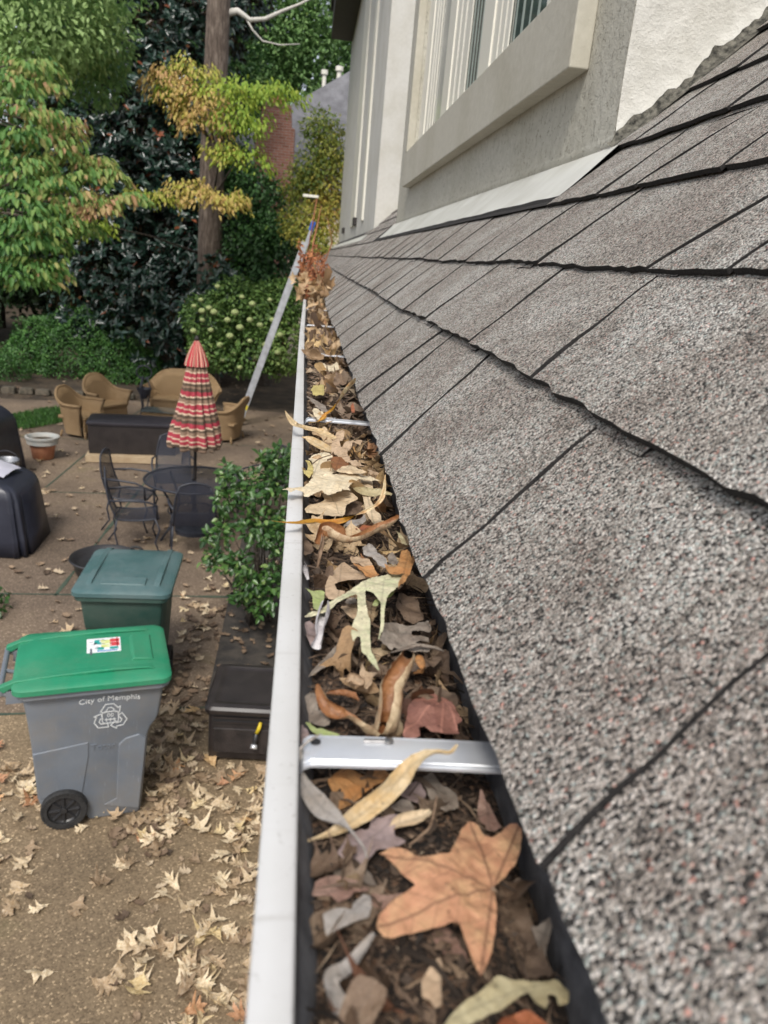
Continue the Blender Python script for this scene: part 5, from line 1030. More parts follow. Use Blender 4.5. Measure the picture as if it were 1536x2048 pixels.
mb = MB(); mb.box((0, 0, .22), (.7, .4, .42), top=(1.1, 1.1)); obj('base', mb, M_WICK, gt)
ir = thing('iron_plant_stand', 'black wrought iron stand with a round ring between the wicker chairs and sofa', 'plant stand', (-3.12, 15.9, 0))
mb = MB(); 
for k in range(3): a = k * 2.09; mb.tube([(.14 * math.cos(a), .14 * math.sin(a), 0), (.06 * math.cos(a), .06 * math.sin(a), .3), (.13 * math.cos(a), .13 * math.sin(a), .65), (.05 * math.cos(a), .05 * math.sin(a), .9)], .014, 7)
obj('leg', mb, M_IRON, ir, smooth=True)
mb = MB(); mb.tube([(.15 * math.cos(a), .0, .98 + .13 * math.sin(a)) for a in np.linspace(0, 2 * PI, 24)], .015, 7, cap=False); mb.lathe([(.05, .45), (.14, .62), (.15, .66)], 20, cap=False); obj('basket', mb, M_IRON, ir, smooth=True)
db = thing('deck_box', 'long dark brown storage box on a pale wooden board between chairs and table', 'storage box', (-2.72, 12.98, 0), math.radians(7))
mb = MB(); mb.box((0, 0, .36), (1.36, .62, .48), top=(1.01, 1.02)); obj('body', mb, M_BROWNP, db, bevel=.015, angle=40)
mb = MB(); 
for k in range(34): mb.box((-.65 + .0394 * k, -.312, .35), (.012, .012, .42))
obj('front_slats', mb, M_BROWNP, db)
mb = MB(); mb.loft([[(x, y, z) for x, y in rrect(1.42 + dx, .68 + dx, .04)] for dx, z in ((0, .60), (.01, .62), (0, .645), (-.06, .66), (-.4, .67))]); obj('lid', mb, mat('brown_lid_plastic', (0.022, 0.020, 0.026), (0.032, 0.029, 0.036), 6, .35), db, angle=40)
M_BOARD = mat('pale_board', (0.34, 0.25, 0.15), (0.44, 0.34, 0.22), 6, .8, bs=.3, bscale=30)
mb = MB(); mb.box((0, 0, .06), (1.5, .8, .11)); bo = obj('timber_board', mb, M_BOARD, bevel=.006); bo.location = (-2.68, 12.93, .005); bo.rotation_euler = (0, 0, math.radians(7)); tag(bo, 'pale timber platform lying under the long dark brown box', 'board')
# ---- pot, pail, covered grills
M_TERRA = mat('terracotta', (0.36, 0.14, 0.075), (0.44, 0.20, 0.11), 9, .85, bs=.2, bscale=60); M_POTRIM = mat('chalky_pot_rim', (0.36, 0.38, 0.37), (0.46, 0.44, 0.40), 9, .85)
pt_ = thing('plant_pot', 'terracotta pot with chalky grey rim standing left of the long brown box', 'plant pot', (-4.06, 12.55, 0))
mb = MB(); mb.lathe([(.13, 0), (.16, .02), (.195, .24), (.20, .26)], 36, cap=False); mb.lathe([(.13, .001), (.001, .001)], 36, cap=False); obj('pot', mb, M_TERRA, pt_, angle=50)
mb = MB(); mb.lathe([(.20, .24), (.235, .255), (.24, .33), (.255, .335), (.26, .37), (.235, .375), (.21, .34), (.20, .30)], 36, cap=False); obj('rim', mb, M_POTRIM, pt_, angle=50)
mb = MB(); mb.lathe([(.001, .31), (.212, .31)], 24, cap=False); obj('soil', mb, M_SOIL, pt_)
M_COVER = mat('navy_vinyl_cover', (0.016, 0.018, 0.030), (0.026, 0.029, 0.044), 4, .38, bs=.35, bscale=6, bdist=.02)
def cover(name, label, loc, rz, W, D, H, bulge, seed):
    c = thing(name, label, 'covered grill', loc, rz); n = 96; rings = []
    prof = [(0, 1.06, 0.0), (.25, 1.04, .0), (.55, 1.0, 0), (.78, .97, 0), (.86, .93, 0), (.92, .84, 0), (.97, .66, 0), (1.0, .40, 0), (1.005, .12, 0)]
    base = rrect(W, D, .14, 23)
    for f, k, _ in prof:
        q = []
        for i, (x, y) in enumerate(base):
            a = i / len(base) * 2 * PI; wv = 1 + (.035 * (1 - f) * math.sin(a * 9 + seed) + .02 * (1 - f) * math.sin(a * 17 + seed * 2)) * (f < .9)
            z = f * H * (1 + bulge * (.5 - abs(x) / W) * (f > .8)) + .03 * noise.noise(Vector((x * 4, y * 4, seed))) * (f > .5); q.append((x * k * wv, y * k * wv, max(0.012, z)))
        rings.append(q)
    mb = MB(); mb.loft(rings); obj('cover', mb, M_COVER, c, smooth=True)
    mb = MB(); mb.box((W * .52, 0, .10), (.012, .05, .14)); obj('tie_strap', mb, mat('grey_strap', (0.10, 0.10, 0.10), None), c); return c
cover('grill', 'grill under a navy vinyl cover at the left edge, nearer one', (-3.66, 8.78, 0), math.radians(3), 1.35, .95, .84, .5, 1.0)
cover('grill', 'grill under a navy vinyl cover with domed top, behind the metal pail', (-4.86, 11.3, 0), math.radians(-4), 1.5, .9, 1.05, .5, 3.0)
mb = MB(); vs = []  # added sheet: its pale colour stands in for the sun's gleam on the cover
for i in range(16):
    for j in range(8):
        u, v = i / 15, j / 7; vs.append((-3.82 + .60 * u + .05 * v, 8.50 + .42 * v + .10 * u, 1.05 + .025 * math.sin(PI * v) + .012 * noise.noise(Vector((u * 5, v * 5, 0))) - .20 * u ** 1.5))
mb.add(vs, [(i * 8 + j, (i + 1) * 8 + j, (i + 1) * 8 + j + 1, i * 8 + j + 1) for i in range(15) for j in range(7)]); o = obj('gleam_sheet', mb, mat('pale_gleam', (0.50, 0.50, 0.58), (0.62, 0.62, 0.68), 5, .3), smooth=True, fix=False); tag(o, 'pale lavender sheet added as the sun gleam on the nearer covered grill', 'painted gleam')
pl = thing('pail', 'galvanised pail standing between the two covered grills', 'pail', (-3.86, 10.45, 0))
mb = MB(); mb.lathe([(.11, 0), (.16, .34), (.168, .345), (.166, .36), (.15, .35), (.105, .05), (.001, .04)], 30, cap=False); obj('bucket', mb, mat('dull_zinc', (.20, .21, .23), (.30, .31, .33), 12, .45, .7), pl, angle=50); pl.scale = (1, 1, 1.5)
mb = MB(); mb.tube([(.17 * math.cos(a), 0, .34 + .10 * math.sin(a)) for a in np.linspace(0, PI, 14)], .004, 6); obj('handle', mb, M_IRON, pl, smooth=True)
# ---- ladder and pole
M_LAD = mat('ladder_aluminium', (0.50, 0.52, 0.55), (0.36, 0.37, 0.39), 9, .5, .5)
ld = thing('ladder', 'aluminium extension ladder leaning on the far gutter, seen edge on', 'ladder', (-1.21, 16.17, 0))
A = Vector((0, 0, 0)); B = Vector((1.27, .02, 4.0)); dirn = (B - A).normalized(); nrm = Vector((-dirn.z, 0, dirn.x))
def rail(yo, off, t0, t1, name='rail'):
    mb = MB(); a = A.lerp(B, t0) + Vector((0, yo, 0)) + nrm * off; b = A.lerp(B, t1) + Vector((0, yo, 0)) + nrm * off; n0 = len(mb.v)
    for p in (a, b): mb.v += [tuple(p + nrm * sx * .036 + Vector((0, sy * .014, 0))) for sx, sy in ((-1, -1), (1, -1), (1, 1), (-1, 1))]
    mb.f = [(0, 1, 5, 4), (1, 2, 6, 5), (2, 3, 7, 6), (3, 0, 4, 7), (0, 3, 2, 1), (4, 5, 6, 7)]; mb.m = [0] * 6; return obj(name, mb, M_LAD, ld)
for yo in (-.20, .20): rail(yo, 0, 0, 1)
for yo in (-.17, .17): rail(yo, .06, .06, .93)
for k in range(1, 14):
    c = A.lerp(B, k / 14); mb = MB(); mb.tube([c + Vector((0, -.21, 0)), c + Vector((0, .21, 0))], .018, 8); obj('rung', mb, M_LAD, ld, smooth=True)
mb = MB(); c = A.lerp(B, 1.0); mb.box(c + Vector((0, -.2, .04)), (.09, .05, .18), ry=.31); mb2 = mb; obj('end_cap', mb, mat('blue_plastic_cap', (0.02, 0.11, 0.50), None, rough=.4), ld, bevel=.008)
for t in (.035, .10):
    mb = MB(); c = A.lerp(B, t) - nrm * 0 + Vector((0, -.218, 0)); mb.box(c, (.06, .004, .10), ry=.31); obj('warning_label', mb, mat('yellow_label', (0.62, 0.50, 0.04), None), ld)
for yo in (-.20, .20): mb = MB(); mb.box((0, yo, .0), (.10, .05, .04)); obj('foot', mb, M_RUB, ld)
br = thing('roof_brush', 'white crossbar head on an orange pole rising above the far heap of leaves', 'brush', (.02, 15.9, 3.3))
mb = MB(); mb.tube([(-.05, .1, 0), (.10, 0, 1.24)], .012, 8); obj('pole', mb, mat('orange_pole', (0.26, 0.10, 0.045), None), br, smooth=True)
mb = MB(); mb.box((-.02, 0, 1.27), (.30, .04, .05)); obj('head', mb, M_VINYL, br, bevel=.01)
# ================================================================== VEGETATION
def tone_mesh(name, V, F, T, m, parent=None, uvfix=None):
    V = np.asarray(V, dtype=np.float32).reshape(-1, 3); F = np.asarray(F, dtype=np.int32); me = bpy.data.meshes.new(name)
    me.vertices.add(len(V)); me.vertices.foreach_set('co', V.ravel()); k = F.shape[1]; me.loops.add(F.size); me.loops.foreach_set('vertex_index', F.ravel()); me.polygons.add(len(F)); me.polygons.foreach_set('loop_start', np.arange(0, F.size, k, dtype=np.int32)); me.update(calc_edges=True)
    at = me.attributes.new('tone', 'FLOAT', 'POINT'); at.data.foreach_set('value', np.asarray(T, dtype=np.float32)); me.materials.append(m)
    o = bpy.data.objects.new(name, me); C.objects.link(o)
    if parent: o.parent = parent; o.location = tuple(-x for x in parent.location)
    return o
def leaves(P, D, U, L, W_, tone, fold=.25):
    """rhombic folded leaves: centres P, direction D, approximate normal U"""
    D = D / np.linalg.norm(D, axis=1, keepdims=True); Sd = np.cross(D, U); Sd /= np.linalg.norm(Sd, axis=1, keepdims=True) + 1e-9; N = np.cross(Sd, D)
    L = np.asarray(L).reshape(-1, 1); W_ = np.asarray(W_).reshape(-1, 1); n = len(P)
    a = P; b = P + D * L * .32 + Sd * W_ * .5 + N * W_ * fold; b2 = P + D * L * .68 + Sd * W_ * .42 + N * W_ * fold * .8 - N * L * .04; c = P + D * L - N * L * .12; d = P + D * L * .32 - Sd * W_ * .5 + N * W_ * fold; d2 = P + D * L * .68 - Sd * W_ * .42 + N * W_ * fold * .8 - N * L * .04
    V = np.stack([a, b, b2, c, d2, d], 1).reshape(-1, 3); i = np.arange(n)[:, None] * 6
    F = np.concatenate([i + np.array([[0, 1, 2, 3]]), i + np.array([[0, 3, 4, 5]])], 0); return V, F, np.repeat(np.clip(tone, 0, 1), 6)
def rs(n): v = nr.normal(size=(n, 3)); return v / np.linalg.norm(v, axis=1, keepdims=True)
def blob_points(blobs, n, shell=.55):
    w_ = np.array([b[3] * b[4] * b[5] for b in blobs]) ** (2 / 3); idx = nr.choice(len(blobs), n, p=w_ / w_.sum()); B = np.array([b[:6] for b in blobs])[idx]
    d = rs(n); rad = shell + (1 - shell) * nr.rand(n, 1) ** .6; rad *= 1 + .16 * np.sin(d[:, :1] * 7 + idx[:, None]) * np.cos(d[:, 1:2] * 6 + idx[:, None] * 2)
    return B[:, :3] + d * B[:, 3:6] * rad, d, idx
def trunk(parent, pts, rad, m, limbs=()):
    mb = MB(); mb.tube([Vector(p) - Vector(parent.location) for p in pts], rad, 14)
    for lp, lr in limbs: mb.tube([Vector(p) - Vector(parent.location) for p in lp], lr, 8)
    return obj('trunk', mb, m, parent, smooth=True)
M_BARK = mat('grey_brown_bark', (0.075, 0.058, 0.045), (0.17, 0.14, 0.115), 14, .95, bs=1.0, bscale=18, bdist=.05)
def bark2():
    m, nt, b = newmat('furrowed_pine_bark'); co = coords(nt); mp = nd(nt, 'ShaderNodeMapping'); mp.inputs['Scale'].default_value = (9, 9, 1.6); nt.links.new(co, mp.inputs[0]); n = noise_(nt, mp.outputs[0], 2.2, 8, .7)
    nt.links.new(ramp(nt, n, [(.3, (.035, .026, .02)), (.5, (.12, .09, .07)), (.7, (.27, .22, .18))]), b.inputs['Base Color']); b.inputs['Roughness'].default_value = .95; bump(nt, b, n, 1.0, .06); return m
M_PINE = bark2(); M_PALEB = mat('pale_bare_branch', (.42, .40, .36), (.55, .53, .48), 8, .9)
G = lambda *s: s
F_MAG = foliage_mat('magnolia_leaves', [(0, (.008, .022, .014)), (.6, (.016, .045, .030)), (.9, (.03, .07, .045)), (.965, (.05, .09, .05)), (1, (.22, .07, .03))], .28, .05, .7, (.07, .045, .02))
F_MAPLE = foliage_mat('maple_leaves', [(0, (.05, .15, .035)), (.35, (.13, .28, .06)), (.6, (.27, .36, .09)), (.8, (.44, .36, .14)), (1, (.50, .28, .16))], .6, .4)
F_DOG = foliage_mat('dogwood_leaves', [(0, (.22, .36, .04)), (.4, (.38, .46, .06)), (.7, (.56, .46, .13)), (1, (.58, .36, .16))], .6, .4)
F_MID = foliage_mat('woodland_leaves', [(0, (.015, .045, .014)), (.5, (.045, .12, .03)), (.85, (.10, .22, .045)), (1, (.22, .32, .06))], .55, .3)
F_HEDGE = foliage_mat('clipped_hedge_leaves', [(0, (.015, .05, .010)), (.6, (.055, .16, .03)), (1, (.12, .27, .05))], .5, .2)
F_PALE = foliage_mat('pale_woodland_leaves', [(0, (.04, .09, .03)), (.5, (.16, .30, .09)), (1, (.34, .48, .18))], .6, .35)
F_HYD = foliage_mat('hydrangea_leaves', [(0, (.03, .07, .015)), (.5, (.10, .19, .04)), (1, (.24, .33, .09))], .6, .2)
F_BUSH = foliage_mat('glossy_bush_leaves', [(0, (.02, .06, .014)), (.5, (.05, .125, .03)), (.85, (.10, .20, .045)), (1, (.20, .30, .09))], .36, .2, .6)
F_YEL = foliage_mat('yellowing_leaves', [(0, (.10, .18, .04)), (.5, (.32, .34, .06)), (.85, (.48, .40, .08)), (1, (.45, .22, .08))], .6, .35)
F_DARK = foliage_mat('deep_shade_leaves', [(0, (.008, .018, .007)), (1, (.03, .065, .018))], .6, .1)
def cluster_tree(root, blobs, n, L, m, droop=.3, tone=(.45, .22), shell=.5, name='crown', aspect=.5, clump=None, up=.3):
    P, d, idx = blob_points(blobs, n, shell)
    if clump:
        k = max(1, n // clump); base = P[:k]; bd = d[:k]; pick = np.repeat(np.arange(k), clump)[:n]; pick = pick[:n]; P = base[pick] + nr.normal(size=(len(pick), 3)) * L * .55; d = bd[pick]; idx = idx[:k][pick]; ct = nr.normal(size=k)[pick] * tone[1] * .8
    else: ct = 0
    n = len(P); D = d * .7 + rs(n) * .8 + np.array([0, 0, -droop]); U = d * .5 + rs(n) * .45 + np.array([0, 0, up + .5]); Ls = L * nr.uniform(.65, 1.25, n)
    bt = nr.normal(size=len(blobs) + 1)[idx] * tone[1] * .5
    V, F, T = leaves(P, D, U, Ls, Ls * aspect, tone[0] + nr.normal(size=n) * tone[1] * .6 + bt + ct)
    return tone_mesh(name, V, F, T, m, root)
def in_px(u, v, Y, rx, rz, ry=None): c = gy(u, v, Y); k = Y / FPX; return (c[0], c[1], c[2], rx * k, (ry if ry else (rx + rz) / 2 * k), rz * k)
# magnolia: whorls of stiff glossy leaves
mg = thing('magnolia_tree', 'tall dark glossy magnolia tree filling the middle behind the hedge', 'tree', (-4.1, 23.5, 0))
MB_ = [in_px(*q) for q in [(300,40,23.5,170,90),(420,10,24,100,70),(250,150,23,130,90),(380,170,23.5,100,80),(190,240,22.5,110,80),(330,260,23,130,90),(240,360,22.5,130,90),(370,370,23,110,80),(210,450,22.3,100,70),(330,470,22.5,140,90),(460,520,22.3,110,80),(250,560,22,120,80),(380,590,21.8,140,80),(500,590,21.8,90,70),(180,610,21.8,80,70),(300,670,21.5,130,70),(430,670,21.3,100,70),(480,430,22.8,60,60),(120,60,23,60,60),(330,-80,24,200,90),(430,560,19.9,60,45),(400,630,19.8,70,50),(470,600,19.9,50,40)]]
P, d, idx = blob_points(MB_, 5200, .62); n = 8; pk = np.repeat(np.arange(len(P)), n); ax = d[pk] * .8 + np.array([0, -.25, .45]); ax /= np.linalg.norm(ax, axis=1, keepdims=True)
rd = rs(len(pk)); rd -= ax * np.sum(rd * ax, 1, keepdims=True); rd /= np.linalg.norm(rd, axis=1, keepdims=True); D = rd * .95 + ax * nr.uniform(.1, .9, (len(pk), 1)); Ls = nr.uniform(.14, .24, len(pk))
V, F, T = leaves(P[pk] + nr.normal(size=(len(pk), 3)) * .02, D, ax, Ls, Ls * .42, .45 + .2 * nr.normal(size=len(pk)) + .15 * np.repeat(nr.normal(size=len(P)), n)); tone_mesh('crown', V, F, T, F_MAG, mg)
trunk(mg, [(-4.1, 23.5, -.1), (-4.0, 23.6, 3), (-4.2, 23.7, 7), (-4.2, 23.8, 10)], [.28, .2, .14, .05], M_BARK, [([(-4.05, 23.6, z), (-4.05 + dx, 23.3, z + .8)], [.07, .02]) for z, dx in ((1.2, -2), (2.2, 1.8), (3.5, -2.2), (4.8, 2.1), (6.2, -1.6))])
# pine trunk with a bare pale branch
pn = thing('pine_tree', 'tall bare pine trunk rising through the leaves with one pale broken branch', 'tree', (-2.42, 20.6, 0))
pts = [(-2.42, 20.6, -.1), (-2.42, 20.6, 3), (-2.41, 20.6, 5), (-2.37, 20.6, 7), (-2.31, 20.6, 9.5), (-2.25, 20.6, 13)]
trunk(pn, pts, [.34, .31, .30, .28, .265, .24], M_PINE)
mb = MB(); bp = [gy(u, v, 20.6) for u, v in ((450, 28), (475, 22), (500, 40), (530, 38), (565, 22), (600, 8), (625, -5))]; mb.tube([Vector(p) - pn.location for p in bp], [.10, .075, .055, .05, .04, .03, .02], 8); bp = [gy(u, v, 20.6) for u, v in ((490, 32), (505, 60), (525, 82), (560, 90), (600, 88))]; mb.tube([Vector(p) - pn.location for p in bp], [.03, .022, .02, .015, .01], 6); obj('bare_branch', mb, M_PALEB, pn, smooth=True)
blobs = [(-2.4 + 2 * math.cos(k * 1.3), 21 + 2 * math.sin(k * 1.7), 13.2 + .4 * (k % 3), 1.6, 1.6, .9) for k in range(7)]; cluster_tree(pn, blobs, 7000, .16, F_MID, aspect=.12)
# ivy-like dark patch on the pine
# maples at the left: layered drooping sprays
def spray_tree(root, pads, m, L, trunk_pts, rad, per=420, tone=.5, bark=M_BARK, asp=.42, toneamp=.22, tk=1.0):
    Vs = []; Fs = []; Ts = []; off = 0; limbs = []; tp = [Vector(p) for p in trunk_pts]
    for (u, v, Y, rx, rz, tn) in pads:
        c = np.array(gy(u, v, Y)); k = Y / FPX; RX = rx * k; n = int(per * max(.35, (rx / 60)))
        a = nr.uniform(0, 2 * PI, n); q = np.sqrt(nr.rand(n)); x = np.cos(a) * q * RX; y = np.sin(a) * q * RX * .8; z = -(rz * k) * (q ** 1.6) * nr.uniform(.6, 1.1, n) + nr.normal(size=n) * rz * k * .28 + .06 * np.sin(x * 9 + u) 
        tw = np.array([math.cos(u), math.sin(v)]) * .0
        P = np.stack([c[0] + x, c[1] + y, c[2] + z + rz * k * .4], 1); out = np.stack([np.cos(a), np.sin(a), -.9 - .5 * q], 1) + nr.normal(size=(n, 3)) * .35
        Ls = L * nr.uniform(.5, 1.35, n); V, F, T = leaves(P, out, np.tile([0, -.2, 1.0], (n, 1)) + rs(n) * .45, Ls, Ls * asp, tn * tk + toneamp * nr.normal(size=n) * .6 + .12 * (q - .5)); Vs.append(V); Fs.append(F + off); Ts.append(T); off += len(V)
        near = min(tp, key=lambda p: abs(p.z - (c[2] - .3))); limbs.append(([tuple(near), tuple(near.lerp(Vector(c), .55) + Vector((0, 0, .12))), tuple(Vector(c) + Vector((0, 0, rz * k * .2)))], [.035, .018, .006]))
    tone_mesh('crown', np.concatenate(Vs), np.concatenate(Fs), np.concatenate(Ts), m, root); trunk(root, trunk_pts, rad, bark, limbs)
mp_ = thing('maple_tree', 'green maple with layered drooping sprays tinted tan, at the left edge', 'tree', (-6.1, 13.2, 0))
pads = [(55,125,13,60,16,.5),(20,165,12.5,55,16,.4),(85,160,13,45,14,.62),(40,215,12.2,70,16,.55),(110,235,12.8,55,15,.7),(30,262,12,60,16,.35),(90,275,12.4,70,15,.6),(130,262,13,40,12,.72),(35,318,11.8,70,18,.42),(120,310,12.6,55,14,.6),(175,322,12.8,45,12,.62),(205,318,13,28,10,.6),(60,358,11.8,80,18,.4),(150,350,12.4,60,14,.5),(215,345,12.8,40,12,.62),(40,402,11.5,80,18,.3),(130,392,12,70,15,.62),(175,412,12.1,60,18,.85),(225,392,12.4,50,13,.66),(265,396,12.6,32,9,.45),(50,440,11.4,80,20,.28),(120,440,11.8,50,14,.42),(30,480,11.3,70,20,.22),(85,478,11.6,50,16,.35),(170,460,12.6,38,14,.4),(60,520,11.3,60,18,.35),(20,545,11.2,50,18,.22),(110,535,11.6,35,14,.45),(70,555,11.4,50,16,.4)]
spray_tree(mp_, pads, F_MAPLE, .115, [(-6.1, 13.2, -.1), (-6.0, 13.1, 1.2), (-6.0, 13, 2.4), (-5.9, 13, 3.6), (-5.8, 13, 5), (-5.6, 13, 6.2)], [.12, .10, .09, .07, .05, .03], 195, toneamp=.30, tk=.95)
ma2 = thing('broadleaf_tree', 'bright green broad-leaved tree in the top left corner', 'tree', (-7.2, 17.5, 0))
cluster_tree(ma2, [in_px(*q) for q in [(60,30,16,150,90),(170,60,17,90,80),(20,120,15.5,80,60),(190,140,17.5,60,60),(90,-60,16,160,80)]], 9500, .12, F_PALE, .5, (.8, .25), aspect=.5)
trunk(ma2, [(-7.2, 17.5, -.1), (-7.0, 17.3, 4), (-6.6, 17, 8), (-6.4, 16.8, 10)], [.2, .16, .1, .04], M_BARK, [([(-7, 17.3, 5), (-5.8, 16.8, 8)], [.08, .02]), ([(-6.9, 17.3, 6), (-5, 17, 9)], [.08, .02])])
dg = thing('dogwood_tree', 'small tree with yellow green and orange autumn sprays across the pine trunk', 'tree', (-2.52, 21.7, 0))
pads = [(330,150,17,45,26,.85),(345,185,17,50,30,.8),(380,140,17.2,55,28,.55),(400,195,17,55,34,.75),(375,225,17,40,30,.7),(410,235,17,50,34,.85),(440,180,17.3,70,34,.25),(500,185,17.3,75,30,.12),(560,182,17.5,55,18,.12),(480,235,17,65,32,.1),(485,250,17.2,40,24,.1),(445,300,17,40,24,.5),(490,310,17,60,30,.15),(370,372,16.8,38,22,.7),(410,392,16.8,50,26,.75),(450,400,16.9,45,22,.7),(480,398,17,22,18,.6),(335,185,17,28,16,.15),(180,450,17,50,26,.2),(300,390,17.5,60,18,.45)]
spray_tree(dg, pads, F_DOG, .10, [(-2.52, 21.7, -.1), (-2.52, 21.7, 1.5), (-2.50, 21.6, 3.2), (-2.48, 21.5, 4.6), (-2.42, 21.4, 5.8), (-2.3, 21.3, 6.6)], [.09, .08, .06, .05, .035, .02], 330, toneamp=.18)
# thin tree at the right, against the neighbour's roof
yt = thing('crape_myrtle', 'thin yellowing tree in front of the neighbouring grey roof', 'tree', (.1, 19, 0))
cluster_tree(yt, [in_px(*q) for q in [(640,260,19,40,40),(670,310,19,45,50),(630,340,19,50,45),(660,390,19,50,45),(600,370,19,40,40),(645,440,18.6,45,35),(600,450,18.5,45,40),(640,490,18,40,30)]], 8500, .085, F_YEL, .4, (.5, .3), .1, aspect=.5)
trunk(yt, [(.1, 19, -.1), (.05, 19, 2.4), (.15, 19, 4.5), (.3, 19, 6.2)], [.05, .04, .03, .01], M_BARK, [([(.08, 19, z), (.08 + dx, 19, z + 1.1)], [.02, .006]) for z, dx in ((2, -.7), (3, .5), (3.6, -.5), (4.3, .5), (2.6, .3))])
# green trees between the pine and the chimney
for nm, lab, loc, bl, n, L, fm, tn in [
    ('holly_tree', 'dark green leafy tree between the pine trunk and the brick chimney', (-1.0, 21.5, 0), [(500,380,21,60,50),(540,420,21,55,50),(470,350,21.5,40,60),(520,480,20.5,70,50),(560,520,20,60,50),(480,540,20.5,60,45),(530,580,19.5,60,40),(560,470,20,40,40)], 9500, .12, F_MID, (.3, .25)),
    ('background_tree', 'pale green tree beyond the chimney in the top middle', (-4.3, 33, 0), [(560,60,33,110,70),(640,110,33,90,70),(520,120,33,80,70),(600,190,33,90,60),(660,30,33,90,70),(500,40,33,80,60),(480,190,32,60,60),(560,-50,33,140,60)], 17000, .17, F_PALE, (.55, .28)),
    ('background_tree', 'mid green tree showing between the magnolia and the dogwood sprays', (-6, 30, 0), [(430,120,30,90,80),(400,300,28,90,80),(450,230,29,70,70),(340,-40,30,120,80),(380,420,27,70,70)], 8000, .17, F_MID, (.4, .25)),
    ('background_tree', 'olive green tree behind the magnolia at the upper left', (-11, 30, 0), [(60,120,28,140,120),(150,200,28,120,110),(40,260,27,120,110),(200,60,29,100,100),(100,380,26,130,100),(20,480,25,120,100)], 14000, .19, F_MID, (.38, .3))]:
    t_ = thing(nm, lab, 'tree', loc); cluster_tree(t_, [in_px(*q) for q in bl], n, L, fm, .3, tn, .35, aspect=.5)
    hk = .4 if nm == 'holly_tree' else 1
    trunk(t_, [(loc[0], loc[1], -.1), (loc[0] + .1, loc[1], 4 * hk), (loc[0], loc[1], 8 * hk), (loc[0] + .3, loc[1], 11 * hk)], [.2, .17, .13, .05], M_BARK, [([(loc[0] + .05, loc[1], 5 * hk), (loc[0] + 1.6 * hk, loc[1] - .5, 7 * hk)], [.08, .02]), ([(loc[0] + .05, loc[1], 4 * hk), (loc[0] - 1.6 * hk, loc[1] - .5, 6.5 * hk)], [.08, .02])])
# dense far wood closing the view
blobs = []
for k in range(120):
    x = nr.uniform(-34, 26); y = nr.uniform(36, 50); z = nr.uniform(1, 18); blobs.append((x, y, z, 2.8, 2.4, 2.2))
P, d, idx = blob_points(blobs, 60000, .3); Ls = nr.uniform(.35, .65, len(P)); V, F, T = leaves(P, rs(len(P)) + np.array([0, 0, -.3]), rs(len(P)) * .6 + np.array([0, -.4, .6]), Ls, Ls * .6, .45 + .3 * nr.normal(size=len(P)))
tag(tone_mesh('far_wood', V, F, T, F_MID), 'distant dense green wood behind the yard and the neighbouring house', 'wood', kind='stuff')
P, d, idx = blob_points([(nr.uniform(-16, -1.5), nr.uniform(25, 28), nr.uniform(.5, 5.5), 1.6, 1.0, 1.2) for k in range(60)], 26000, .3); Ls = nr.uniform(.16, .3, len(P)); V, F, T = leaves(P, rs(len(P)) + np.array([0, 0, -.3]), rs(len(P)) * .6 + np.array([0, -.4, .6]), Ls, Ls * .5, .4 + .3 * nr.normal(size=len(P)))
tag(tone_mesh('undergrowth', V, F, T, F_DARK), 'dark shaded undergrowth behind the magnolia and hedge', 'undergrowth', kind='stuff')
# hedge mound
hg = thing('hedge', 'clipped rounded green hedge behind the wicker chairs', 'hedge', (-5.6, 21, 0))
hb_ = [(-6.6, 21.6, .1, 1.15, 1.1, 1.3), (-5.7, 21.3, .15, 1.3, 1.2, 1.45), (-4.7, 20.9, .05, 1.0, 1.0, .95), (-7.2, 21.2, 0, .8, .9, .8), (-4.2, 20.9, 0, .7, .8, .7)]
P, d, idx = blob_points(hb_, 38000, .93); keep = P[:, 2] > 0; P, d = P[keep], d[keep]; Ls = nr.uniform(.04, .08, len(P)); V, F, T = leaves(P, d * .5 + rs(len(P)), d + rs(len(P)) * .4 + np.array([0, 0, .3]), Ls, Ls * .6, .5 + .25 * nr.normal(size=len(P)) + .2 * np.sin(P[:, 0] * 9) * np.sin(P[:, 2] * 11)); tone_mesh('crown', V, F, T, F_HEDGE, hg)
mb = MB(); 
for k in range(9): mb.tube([(-1.4 + .33 * k, .1 * (k % 3), 0), (-1.5 + .35 * k, 0, .6)], [.03, .015], 6)
obj('trunk', mb, M_BARK, hg)
sh = thing('low_shrub', 'low dull green shrub at the left edge in front of the dark wood', 'shrub', (-7.7, 19.8, 0)); cluster_tree(sh, [(-7.9, 19.8, .3, .9, .6, .5), (-7.0, 19.6, .2, .5, .5, .4), (-8.8, 19.9, .3, .8, .6, .5)], 5000, .06, F_HEDGE, .2, (.5, .3), .6, 'foliage')
